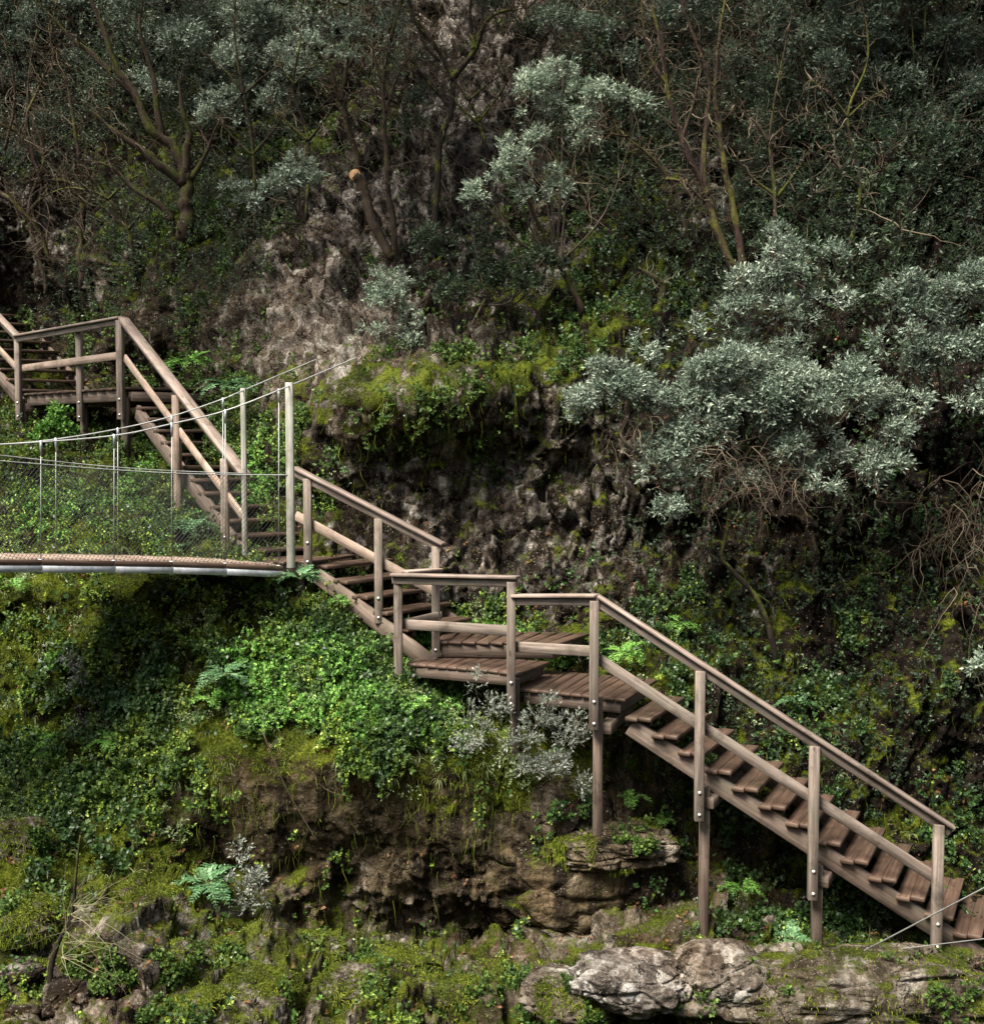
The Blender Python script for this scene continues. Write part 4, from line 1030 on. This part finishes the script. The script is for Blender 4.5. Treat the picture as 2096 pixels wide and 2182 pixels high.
for k, (pts, r0, lab) in enumerate([
    ([(545, 470), (540, 330), (520, 200), (500, 60), (505, -30)], 7, 'thin dark tree rising through grey leaves right of the stout mossy tree'),
    ([(650, 450), (655, 300), (625, 180), (640, 80), (620, -30)], 6, 'thin dark tree left of the crooked mossy tree, behind the level-branched shrub'),
    ([(1042, 335), (1018, 260), (1000, 215), (965, 165)], 7, 'short dark leaning tree on the lower part of the pale rock column'),
    ([(1125, 200), (1150, 90), (1120, 20), (1130, -40)], 6, 'thin dark tree behind the top of the pale mint-green crown'),
    ([(1350, 340), (1345, 200), (1328, 90), (1340, -30)], 8, 'upright dark tree between the pale crown and the reddish trunks'),
    ([(1250, 230), (1235, 120), (1262, 30), (1250, -40)], 5, 'very thin dark tree above the pale mint-green crown'),
    ([(1650, 570), (1652, 420), (1638, 300), (1662, 150), (1690, 20)], 9, 'dark tree just right of the reddish trunks, half hidden in leaves'),
    ([(285, 570), (272, 490), (230, 425), (150, 400), (90, 420)], 7, 'low dark tree bending left above the high landing rail'),
    ([(1810, 520), (1835, 400), (1805, 250), (1850, 120), (1830, -20)], 8, 'dark tree inside the upper right evergreen leaves'),
    ([(95, 600), (62, 450), (92, 330), (58, 200), (80, 60)], 8, 'dark wandering tree near the left edge above the topmost flight')]):
    br_ = [(pts[1:2]+[(pts[1][0]+dx, pts[1][1]-dy), (pts[1][0]+dx*1.9, pts[1][1]-dy*2.2)], r0*0.6, 2) for dx, dy in ((40, 50), (-45, 40))]
    br_ += [(pts[2:3]+[(pts[2][0]+dx, pts[2][1]-dy), (pts[2][0]+dx*2.2, pts[2][1]-dy*1.8)], r0*0.5, 2) for dx, dy in ((-35, 45), (38, 35))]
    tree('thin_dark_tree', lab, pts[0], 18, [(pts, r0, 3)]+br_, 'bark' if k % 3 else 'mossbark', None, None, seed=140+k, tw=3, twl=0.4)
# the sawn stump
st = thing('sawn_stump', 'leaning mossy stump with an orange-brown sawn end on the pale rock', 'stump', at(835, 540, 18.0))
_, o_ = wood(st, [([(838, 548), (812, 495), (785, 440), (768, 395), (758, 372)], 12, 12)], 18.0, 'mossbark', 'trunk')
e_ = o_[0][-1]; dd = unit(o_[0][-1]-o_[0][-2] + np.array([0, -0.06, 0]))
MB().tube([e_-dd*0.02, e_+dd*0.008, e_+dd*0.016], [0.087, 0.088, 0.07], 14).build('cut_face', M['cut'], st)

# ---- bare twig tangles hanging under the broad shrub
def tangle(label, spots, Y, n, L, grav, mat='dry_twig', wd=0.0075, seed=1, out=None, name='twig_tangle'):
    S = np.array([at(a, b, Y+rng.normal(0, 0.12)) for a, b in spots]); S = np.repeat(S, 6, 0)+rng.normal(0, 0.13, (len(S)*6, 3)); n = max(2, n//7); t = twigs(S, n, L, 8, grav=grav, out=out, seed=seed, curl=0.38)
    b = twigs(t[::3, 4], 3, L*0.4, 5, grav=grav, out=out, seed=seed+50, curl=0.4)
    V1, F1 = ribbons(t, wd); V2, F2 = ribbons(b, wd*0.6); F2 = F2 + len(V1)
    o = mesh_obj(name, np.concatenate([V1, V2]), np.concatenate([F1, F2]), M[mat], loc=S[0]); tag(o, label, 'dead twigs'); return o
tangle('pale brown tangle of bare twigs hanging beneath the middle of the broad shrub', [(1530, 980), (1570, 1000), (1610, 1010), (1650, 1020), (1580, 960), (1680, 1030)], 13.55, 26, 0.85, 0.16, seed=3, out=(0, -0.2, -0.4))
tangle('small fan of brown twigs hanging below the left end of the broad shrub', [(1330, 900), (1350, 920), (1310, 920)], 13.9, 20, 0.6, 0.22, seed=4, out=(0, -0.2, -0.5))
tangle('brown twigs showing under the right part of the broad shrub', [(1820, 980), (1850, 1030)], 13.9, 20, 0.7, 0.18, seed=5, out=(0.1, -0.2, -0.4))
tangle('long thin greenish strands hanging in the dark by the right edge', [(1990, 1050), (2030, 1080), (2070, 1150), (1960, 1150), (2060, 1250), (2090, 1000)], 14.2, 22, 1.2, 0.3, mat='grass_twig' if 'grass_twig' in M else 'dry_twig', seed=6, out=(0, -0.1, -0.5))
tangle('brown twig thicket at the upper left between the bare tree and the mossy tree', [(150, 180), (190, 260), (120, 280), (90, 200), (220, 310), (60, 300), (160, 330)], 20.6, 14, 1.2, 0.0, seed=7)
tangle('reddish twig thicket under the top of the reddish tree', [(1560, 60), (1590, 110), (1530, 90), (1610, 80)], 16.9, 26, 0.8, 0.0, seed=8)
tangle('brown twigs showing through the crown of the pale tree', [(1240, 300), (1270, 260), (1200, 290)], 16.6, 16, 0.5, 0.0, seed=9)

# ---- ferns and broad-leaved plants
def fern(label, px, py, Y, size, n=9, mat='fern_leaf', seed=1, name='fern', cat='fern', up=0.6):
    r = np.random.default_rng(seed); c = at(px, py, Y); Q = []; st_ = []
    for k in range(n):
        a = r.uniform(0, 2*math.pi); d = unit((math.cos(a), math.sin(a)*0.8-0.35, up*r.uniform(0.6, 1.6))); L = size*r.uniform(0.6, 1.1)
        P = [c.copy()]; 
        for s in range(12): P.append(P[-1]+d*L/12); d = unit(d+np.array([0, 0, -0.13]))
        P = np.array(P); T = np.gradient(P, axis=0); sd = un(np.cross(T, UPZ)); st_.append(P)
        for i in range(2, 13):
            f = 1-abs((i-4)/10.0); l = L*0.34*f
            for s in (1, -1):
                ld = unit(sd[i]*s*0.85 + unit(T[i])*0.5 + r.normal(0, 0.1, 3)); wv_ = np.cross(ld, np.cross(unit(T[i]), ld)); wv_ = unit(np.cross(ld, np.cross(sd[i]*s, T[i])))*l*0.17
                for (h0, h1) in ((0.0, 0.5), (0.4, 0.8), (0.7, 1.0)):
                    p = P[i]+ld*l*h0; e = P[i]+ld*l*h1+r.normal(0, 0.006, 3); Q.append([p, (p+e)/2+wv_*(1.2-h0), e, (p+e)/2-wv_*(1.2-h0)])
    t = thing(name, label, cat, c)
    quads('frond', Q, mat, t); strands('stalk', np.array(st_), 0.006, 'grass_blade', t); return t
fern('feathery blue-green plant at the end of the footbridge by its last post', 640, 1235, 13.95, 0.42, 11, seed=1, name='feathery_plant', cat='plant')
fern('blue-green plant in the dark hollow beside the little grey shrub', 440, 1885, 12.35, 0.40, 12, seed=2)
fern('bright green plant on the rock just right of the high landing rail', 400, 775, 18.4, 0.62, 12, mat='lush_leaf', seed=3, name='broad_leaf_plant', cat='plant')
fern('green plant between the sloping rail and the first tall bridge post', 485, 825, 17.3, 0.55, 12, seed=4, name='broad_leaf_plant', cat='plant')
fern('grey-blue plant seen through the netting beside the bottom of the upper flight', 410, 1125, 15.6, 0.42, 12, seed=5, name='feathery_plant', cat='plant')
fern('pale blue-green plant low behind the netting above the footbridge deck', 370, 1175, 15.4, 0.35, 11, seed=6, name='feathery_plant', cat='plant')
fern('blue-green fern on top of the lit green bank below the footbridge', 475, 1440, 13.5, 0.38, 12, seed=7)
fern('small fern among the clover near the foot of the first landing post', 900, 1500, 13.3, 0.25, 10, mat='lush_leaf', seed=8)
fern('green plant on the mossy slope behind the top of the right-hand flight', 1330, 1395, 14.3, 0.4, 11, mat='lush_leaf', seed=9)
fern('green plant hanging on the mossy wall between the two tall stair legs', 1580, 1890, 12.9, 0.28, 10, mat='lush_leaf', seed=10)
fern('green plant at the foot of the second tall stair leg', 1690, 2005, 11.95, 0.30, 11, mat='fern_leaf', seed=12)
fern('yellow-green plant growing on the ledge above the wooden deck near the mossy outcrop', 860, 870, 15.6, 0.3, 11, mat='lush_leaf', seed=13)

for k, (px, py, dy, sz, mt, lab) in enumerate([
    (560, 1245, 0.3, 0.22, 'lush_leaf', 'leafy plant in the dark gap under the end of the footbridge'),
    (720, 1280, 0.3, 0.25, 'lush_leaf', 'yellow-green plant under the stringer of the middle flight'),
    (230, 1580, 0.2, 0.28, 'lush_leaf', 'fresh green plant in the middle of the left bank below the silvery trailing shrub'),
    (265, 1500, 0.2, 0.22, 'fern_leaf', 'small bluish fern on the left bank above the fresh green plant'),
    (30, 1250, 0.2, 0.3, 'lush_leaf', 'green plant at the left edge right under the bridge deck'),
    (450, 1490, 0.2, 0.3, 'lush_leaf', 'pale broad plant just below the blue-green fern of the lit bank'),
    (1420, 1745, 0.1, 0.2, 'lush_leaf', 'green rosette on the rock right of the corner post foot'),
    (1350, 1700, 0.2, 0.25, 'lush_leaf', 'taller green plant behind the corner post foot under the long flight'),
    (1850, 2080, 0.6, 0.22, 'lush_leaf', 'green plant on the ridge rock below the end of the long flight'),
    (1990, 2110, 0.6, 0.24, 'lush_leaf', 'green plant in the bottom right corner of the ridge rock'),
    (1450, 1330, 0.2, 0.3, 'lush_leaf', 'green plant on the slope under the dark rock wall above the long handrail'),
    (1700, 1500, 0.2, 0.3, 'fern_leaf', 'fern above the handrail of the long flight')]):
    gp = ground(px, py)[0]; fern(lab, px, py, gp[1]-dy, sz, 10, mat=mt, seed=40+k, name='leafy_plant', cat='plant')

# ---- stones and boulders
STONES = []
def stone(name, label, px, py, Y, rx, ry, rd, pale, moss, seed, cat='boulder', tilt=0.0, rough=0.7, sub=6, tan=0.2, sink=None):
    import bmesh
    bm = bmesh.new(); bmesh.ops.create_icosphere(bm, subdivisions=sub, radius=1.0)
    V = np.array([v.co[:] for v in bm.verts]); F = np.array([[v.index for v in f.verts] for f in bm.faces]); bm.free()
    if sink is not None: Y = ground(px, py)[0][1]-sink
    R = np.array([rx/F_PX*Y, rd, ry/F_PX*Y]); c = at(px, py, Y)
    V = np.sign(V)*np.abs(V)**0.82
    n = fbm(V*1.5+seed*7, 4, seed)-0.5; a, b, cc = vor(V*1.7+seed*3, seed); f = fbm(V*np.array([6, 6, 8.0])+seed, 4, seed+5, 0.62)-0.5
    V = V*(1+0.42*n+0.16*(cc-0.5)-0.10*np.clip(1-(b-a)/0.12, 0, 1)+0.22*rough*f)[:, None]*R
    ct, s_ = math.cos(tilt), math.sin(tilt); V = V@np.array([[ct, 0, s_], [0, 1, 0], [-s_, 0, ct]])
    up = V[:, 2]/R[2]
    pal = np.clip(pale + (fbm(V*6, 3, seed+9)-0.5)*0.9, 0, 1); mo = np.clip(moss + (fbm(V*4, 3, seed+4)-0.5)*1.2, 0, 1)
    o = mesh_obj(name, V+c, F, M['rock'], smooth=True, attrs={'pale': pal, 'moss': mo, 'crack': np.zeros(len(V)), 'tan': np.full(len(V), tan)}, loc=c)
    vn = np.zeros((len(V), 3)); a3 = V[F]; fn = np.cross(a3[:, 1]-a3[:, 0], a3[:, 2]-a3[:, 0])
    for k in range(3): np.add.at(vn, F[:, k], fn)
    if name != 'brown_boulder': STONES.append((V+c, un(vn), mo, np.linalg.norm(fn, axis=1).mean()))
    tag(o, label, cat); return o
stone('boulder', 'rounded grey boulder at the bottom left under the dead sapling', 148, 2130, 10.75, 52, 50, 0.22, 0.55, 0.0, 1, sink=0.10)
stone('boulder', 'small rounded brown boulder right of the grey one at bottom left', 242, 2112, 10.9, 32, 26, 0.14, 0.2, 0.1, 2, sink=0.10)
stone('rock_slab', 'flat greenish rock slab at the left edge near the bottom', 35, 2085, 10.9, 62, 24, 0.25, 0.5, 0.15, 3, 'rock', tilt=0.25, sink=0.10)
stone('stone', 'small flat stones below the slab at bottom left', 50, 2155, 10.6, 40, 16, 0.15, 0.5, 0.1, 4, 'stone', sub=4, sink=0.10)
stone('stone', 'pale cream stone lying on the moss right of centre of the lower left slope', 433, 1970, 12.05, 15, 10, 0.07, 1.0, -0.5, 5, 'stone', sub=4, sink=0.05)
stone('stone', 'pale speckled stone half sunk in moss left of the cream stone', 383, 1993, 11.95, 18, 13, 0.08, 0.95, -0.2, 6, 'stone', sub=4, sink=0.05)
stone('stone', 'upright pale stone in the moss at the left edge', 82, 1865, 12.0, 15, 24, 0.1, 0.8, -0.1, 7, 'stone', sub=4, sink=0.05)
stone('stone', 'pinkish stone in the moss beside the dead sapling twigs', 280, 1885, 12.25, 14, 18, 0.1, 0.6, -0.1, 8, 'stone', sub=4, sink=0.05)
stone('stone', 'long grey stone lying in moss behind the dead sapling', 195, 1945, 11.7, 38, 16, 0.12, 0.8, 0.0, 9, 'stone', tilt=0.3, sub=4, sink=0.05)
for k, (px, py, rx, ry, lab) in enumerate([
    (215, 2035, 85, 34, 'mossy boulder right of the dead sapling foot'), (345, 2065, 75, 44, 'rounded mossy boulder below the two pale stones'), (455, 2040, 70, 30, 'low mossy boulder right of the cream stone'),
    (540, 2110, 95, 42, 'broad mossy boulder at the bottom left of centre'), (640, 2030, 90, 34, 'mossy boulder under the brown wall left of centre'), (740, 2105, 85, 38, 'mossy boulder at the bottom centre left'),
    (860, 2060, 90, 30, 'long mossy rock below the dark hollow of the brown wall'), (960, 2125, 100, 34, 'mossy rock at the bottom centre'), (60, 1960, 75, 36, 'mossy boulder at the left edge above the rock slab'),
    (300, 1930, 80, 34, 'sunlit mossy boulder above the dead sapling twigs'), (55, 1800, 70, 44, 'bright yellow-green mossy hump at the left edge'), (400, 2150, 90, 30, 'mossy rock at the bottom edge left of centre'), (1080, 2090, 80, 26, 'flat mossy rock left of the bottom right ledge')]):
    stone('mossy_boulder', lab, px, py, 12, rx, ry*1.25, 0.30, 0.70, 0.55, 60+k, 'boulder', sink=0.03, rough=0.5, tan=0.3, tilt=(k % 3-1)*0.15)['group'] = 'mossy boulders on the lower slope'
stone('brown_boulder', 'large smooth brown boulder left of the tall stair legs', 1215, 1872, 13.35, 215, 112, 0.5, 0.30, 0.30, 10, 'boulder', rough=0.35, tan=1.0)
stone('ledge_rock', 'flat pale rock ledge under the foot of the corner landing post', 1290, 1800, 13.15, 150, 44, 0.45, 0.6, 0.1, 11, 'rock', rough=0.35, tan=0.75)
stone('pale_boulder', 'pale pitted limestone hump at the left end of the bottom right ledge', 1345, 2088, 11.45, 135, 58, 0.42, 1.2, -0.25, 12, rough=0.4, tan=0.0, tilt=-0.12)
stone('brown_rock', 'low brown rock left of the pale pitted hump', 1215, 2128, 11.55, 105, 52, 0.38, 0.8, 0.25, 13, 'rock', tilt=-0.2, rough=0.5, tan=0.4)
stone('rock_ledge', 'long low warm-brown rock ledge carrying the stair legs along the bottom right', 1780, 2110, 11.6, 400, 84, 0.55, 0.85, 0.40, 14, 'rock', rough=0.35, tan=0.55)
stone('pinkish_boulder', 'rounded pinkish hump under the tallest stair leg', 1540, 2072, 11.55, 100, 62, 0.4, 0.95, 0.0, 25, rough=0.4, tan=0.3)

# ---- dead sapling at the bottom left
ds = thing('dead_sapling', 'dead sapling with a dark broken stem and a fan of thin white twigs', 'sapling', at(112, 2140, 10.75))
_, o_ = wood(ds, [([(112, 2145), (112, 2070), (124, 2010), (150, 1950), (160, 1880), (172, 1780)], 10, 2)], ground(150, 2080)[0][1]-0.22, 'bark', 'trunk')
gs_ = ground(150, 2080)[0][1]-0.25
sp = np.array([at(a, b, gs_) for a, b in ((150, 1950), (140, 1985), (150, 1965), (135, 2010), (155, 1930), (130, 2040))])
strands('twigs', twigs(sp, 8, 0.95, 8, grav=0.03, out=(0.6, -0.1, 0.42), spread=0.45, seed=5, curl=0.16), 0.0045, 'white_twig', ds)
# dead fallen stick across the mossy boulder face
for (pts, lab) in (([(655, 1612), (690, 1680), (760, 1700)], 'thin pale stick lying against the brown mossy face left of centre'), ([(560, 1560), (610, 1680), (680, 1800)], 'long thin dry stem hanging down the mossy bank')):
    P = [at(a, b, 13.0) for a, b in pts]; m = MB(); limb(m, P, 0.009, 0.004, 0.05); tag(m.build('dry_stick', M['dry_twig'], loc=P[0]), lab, 'stick')
leafcol('ivy_leaf', [(0.0, (0.012, 0.028, 0.006)), (0.5, (0.050, 0.092, 0.018)), (0.85, (0.12, 0.18, 0.04)), (1.0, (0.22, 0.28, 0.09))], rough=0.5, scale=1.9)
leafcol('bramble_leaf', [(0.0, (0.012, 0.030, 0.008)), (0.6, (0.035, 0.075, 0.018)), (1.0, (0.10, 0.16, 0.05))], rough=0.4, spec=0.35)
leafcol('silver_green_leaf', [(0.0, (0.05, 0.08, 0.025)), (0.6, (0.18, 0.24, 0.10)), (1.0, (0.40, 0.46, 0.26))], rough=0.5)
# ------------------------------------------------------------------ ground cover that nobody could count
inpic = (Uf > -300) & (Uf < 2400) & (Vf > -160) & (Vf < 2330)
def sow(weight, n, seed):
    """vertices of the rock drawn in proportion to weight"""
    r = np.random.default_rng(seed); w_ = np.where(inpic, np.clip(weight, 0, None), 0); c = np.cumsum(w_); c /= c[-1]
    i = np.searchsorted(c, r.random(n)); 
    return i
def jitter(i, s=0.03):
    du = P1[np.minimum(i+1, len(P1)-1)]-P1[i]; dv = P1[np.minimum(i+nu, len(P1)-1)]-P1[i]
    du = np.where(np.linalg.norm(du, axis=1)[:, None] > 0.4, 0, du); dv = np.where(np.linalg.norm(dv, axis=1)[:, None] > 0.4, 0, dv)
    return P1[i] + du*rng.uniform(-1, 1, len(i))[:, None] + dv*rng.uniform(-1, 1, len(i))[:, None]

patch = fbm(P1*np.array([2.3, 2.3, 1.0]), 3, 201); patch2 = fbm(P1*np.array([6.0, 6.0, 3.6]), 3, 203)
sharp = lambda x, a, b: np.clip((x-a)/(b-a), 0, 1)
gd = sharp(a_green + (patch-0.5)*1.5 + (patch2-0.5)*1.9, 0.52, 0.80)
upn = np.clip(N1f[:, 2]*0.6+0.6, 0.15, 1.2)
lower = sharp(Vf, 900, 1150); upper = 1-lower
# leafy carpet: rounded leaves in little plants, heaped where it grows thick
def carpet(name, label, weight, n, mat, ll, lw, K, seed, hgt=0.10, tl=0.05, up=0.6, spread=(35, 85)):
    i = sow(weight, n, seed); p = jitter(i); nn = N1f[i]
    h = (0.2+rng.random(n))*hgt*np.clip(fbm(p*3.0, 2, seed)*2-0.35, 0.1, 1.3)
    td = un(nn*0.9 + np.array([0, -0.15, up]) + rng.normal(0, 0.35, (n, 3)))
    o = quads(name, tufts(p + nn*h[:, None], td, K, ll, lw, tl, spread), mat); tag(o, label, 'ground cover', kind='stuff'); return o
carpet('clover_cover', 'bright green clover-like leaves carpeting the lit bank', gd*lower*upn*(0.15+a_green**1.5)*np.interp(Uf, [1100, 1400], [1, 0.35]), 46000, 'green_leaf', 0.030, 0.025, 5, 301)
carpet('bramble_cover', 'larger darker leaves mixed through the carpet of the bank', sharp(a_green+(fbm(P1*2.6, 3, 261)-0.5)*2.2, 0.7, 1.1)*lower*upn, 6000, 'bramble_leaf', 0.055, 0.036, 5, 321, hgt=0.2, tl=0.09)
carpet('small_pale_cover', 'tiny pale leaves sprinkled over the mossy banks', sharp(a_green+a_moss*0.15+(fbm(P1*3.6, 3, 263)-0.5)*2.2, 0.8, 1.4)*lower*upn, 22000, 'silver_green_leaf', 0.022, 0.018, 4, 322, hgt=0.13)
lush = sharp(a_green + (fbm(P1*1.2, 3, 211)-0.5)*1.6, 0.75, 1.0)
carpet('lush_cover', 'fresh green leaves massed on the bank under the landings', lush*lower*upn, 17000, 'lush_leaf', 0.038, 0.032, 6, 302, hgt=0.16)
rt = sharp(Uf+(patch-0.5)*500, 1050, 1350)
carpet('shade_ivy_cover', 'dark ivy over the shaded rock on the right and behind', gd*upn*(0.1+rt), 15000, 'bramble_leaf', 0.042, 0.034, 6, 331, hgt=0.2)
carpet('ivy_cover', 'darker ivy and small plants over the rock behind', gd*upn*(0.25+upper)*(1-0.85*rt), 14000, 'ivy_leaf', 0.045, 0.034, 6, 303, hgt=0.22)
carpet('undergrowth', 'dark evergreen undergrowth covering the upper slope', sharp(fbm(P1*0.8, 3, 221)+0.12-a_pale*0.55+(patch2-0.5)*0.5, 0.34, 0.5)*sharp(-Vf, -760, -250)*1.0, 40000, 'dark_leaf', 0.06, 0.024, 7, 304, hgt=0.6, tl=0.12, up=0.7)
carpet('undergrowth_grey', 'grey-green leaves scattered through the undergrowth of the upper slope', sharp(fbm(P1*0.9, 3, 231)+0.05-a_pale*0.5, 0.42, 0.56)*sharp(-Vf, -520, -150), 9000, 'mid_leaf', 0.055, 0.02, 7, 305, hgt=0.9, tl=0.12, up=0.7)
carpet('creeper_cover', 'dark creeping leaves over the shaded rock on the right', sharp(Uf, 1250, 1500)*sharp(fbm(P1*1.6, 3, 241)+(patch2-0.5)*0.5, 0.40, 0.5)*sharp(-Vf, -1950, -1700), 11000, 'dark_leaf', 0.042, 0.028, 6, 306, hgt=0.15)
# moss fur: short soft blades standing on the cushions
md = sharp(a_moss + (fbm(P1*3.8, 3, 251)-0.5)*0.9 + N1f[:, 2]*0.18, 0.52, 0.95)
n = 75000; i = sow(md*(0.10+0.90*lower)*np.interp(Uf, [1100, 1500], [1, 0.45])*np.clip(N1f[:, 2]*2+0.9, 0.1, 1), n, 307); p = jitter(i); nn = N1f[i]
d = un(nn*0.7 + rng.normal(0, 0.45, (n, 3)) + np.array([0, -0.05, -0.25])); L = rng.uniform(0.012, 0.05, n)[:, None]*(1-0.45*sharp(Vf[i], 1700, 1950))[:, None]
o = strands('moss_cover', np.stack([p-nn*0.005, p+d*L*0.55, p+d*L+np.array([0, 0, -0.3])*L], 1), 0.008, 'moss_blade'); tag(o, 'yellow-green moss cushions over the rocks', 'moss', kind='stuff')
# grasses and trailing strands
gr = sow(sharp(a_green+a_moss+(patch-0.5)*1.5, 0.75, 1.3)*(0.35+lower)*upn*(1-0.85*sharp(Vf, 1750, 1950)), 900, 308); p = np.repeat(P1[gr], 9, 0); nn = np.repeat(N1f[gr], 9, 0); N = len(p)
d = un(nn*0.5+rng.normal(0, 0.4, (N, 3))+np.array([0, -0.2, 0.7])); L = rng.uniform(0.06, 0.2, N)[:, None]/6; P = [p]
for k in range(6): P.append(P[-1]+d*L); d = un(d+np.array([0, -0.03, -0.42]))
o = strands('grass', np.stack(P, 1), 0.008, 'grass_blade'); tag(o, 'arching tufts of thin grass dotted over the slope', 'grass', kind='stuff')
hg = sow(sharp(a_moss+(patch2-0.5)*1.2, 0.35, 0.8)*np.clip(0.5-N1f[:, 2], 0, 1), 3000, 309); p = P1[hg]+N1f[hg]*0.03; N = len(p)
L = rng.uniform(0.08, 0.34, N)[:, None]/6; d = un(rng.normal(0, 0.15, (N, 3))+np.array([0, -0.15, -1])); P = [p]
for k in range(6): P.append(P[-1]+d*L); d = un(d+rng.normal(0, 0.3, (N, 3))+np.array([0, 0, -0.28]))
o = strands('hanging_moss', np.stack(P, 1), 0.005, 'moss_blade'); tag(o, 'strands of moss and root hanging down the steep faces', 'hanging moss', kind='stuff')
# fallen leaves
fl = sow(upn*sharp(N1f[:, 2], 0.1, 0.5)*(1.1-a_green), 2600, 310); p = jitter(fl)+N1f[fl]*0.02
o = quads('leaf_litter', tufts(p, un(N1f[fl]+rng.normal(0, 0.3, (len(fl), 3))), 2, 0.045, 0.03, 0.02, (60, 95)), 'dead_leaf'); tag(o, 'brown fallen leaves caught on the ledges', 'leaf litter', kind='stuff')
# bare thin twigs through the upper wood
tw = sow(sharp(-Vf, -560, -200)*1.0, 700, 311); S = P1[tw]+N1f[tw]*0.5
o = strands('twig_cover', twigs(S, 7, 1.3, 8, grav=-0.02, out=(0, -0.1, 0.5), seed=66, curl=0.3), 0.013, 'dry_twig'); tag(o, 'bare brown twigs running all through the upper wood', 'twigs', kind='stuff')

# growth on the mossy boulders
wgt_ = lambda m, N: np.clip(m-0.2, 0, 1)*(N[:, 1] < 0.3)
QS = []; SS = []; r_ = np.random.default_rng(77)
for V_, N_, mo_, fa in STONES:
    if len(V_) < 5000 or mo_.mean() < 0.12 or wgt_(mo_, N_).sum() <= 0: continue
    k = fbm(V_*2.6, 3, 401); wgt = np.clip(mo_-0.2, 0, 1)*(N_[:, 1] < 0.3)
    i = r_.choice(len(V_), 3200, p=wgt/wgt.sum() if wgt.sum() > 0 else None); p = V_[i]; nn = N_[i]; d = un(nn*0.7+r_.normal(0, 0.45, p.shape)+np.array([0, -0.05, -0.25])); L = r_.uniform(0.02, 0.06, len(p))[:, None]
    SS.append(np.stack([p-nn*0.004, p+d*L*0.55, p+d*L+np.array([0, 0, -0.3])*L], 1))
    wg = np.clip(k-0.5, 0, 1)*np.clip(mo_, 0, 1)*np.clip(0.9-np.abs(N_[:, 2]-0.1), 0, 1)*(N_[:, 1] < 0.2)
    if wg.sum() > 0:
        i = r_.choice(len(V_), 200, p=wg/wg.sum()); QS.append(tufts(V_[i]+N_[i]*0.03, un(N_[i]+np.array([0, -0.2, 0.7])+r_.normal(0, 0.3, (len(i), 3))), 6, 0.036, 0.031, 0.05, (35, 85)))
o = strands('boulder_moss', np.concatenate(SS), 0.008, 'moss_blade'); tag(o, 'short moss growing over the boulders', 'moss', kind='stuff')
o = quads('boulder_plants', np.concatenate(QS), 'ivy_leaf'); tag(o, 'little round-leaved plants growing on the boulders', 'ground cover', kind='stuff')

# unseen leaf canopy added above the frame to dapple the upper wood with shade
n = 15000; c = np.stack([r_.uniform(-12, 12, n), r_.uniform(13.8, 20, n), np.zeros(n)], -1); c[:, 2] = 14.2+(c[:, 1]-14)*0.35+r_.uniform(-0.7, 1.6, n)
k = fbm(c*np.array([0.55, 0.55, 0.4]), 3, 511) > 0.53; c = c[k]
o = quads('added_shade_canopy', tufts(c, un(r_.normal(0, 1, c.shape)+np.array([0, 0, 0.8])), 5, 0.17, 0.075, 0.2), 'dark_leaf'); tag(o, 'unseen leafy branches added above the picture to shade the upper rock face', 'canopy', kind='stuff')
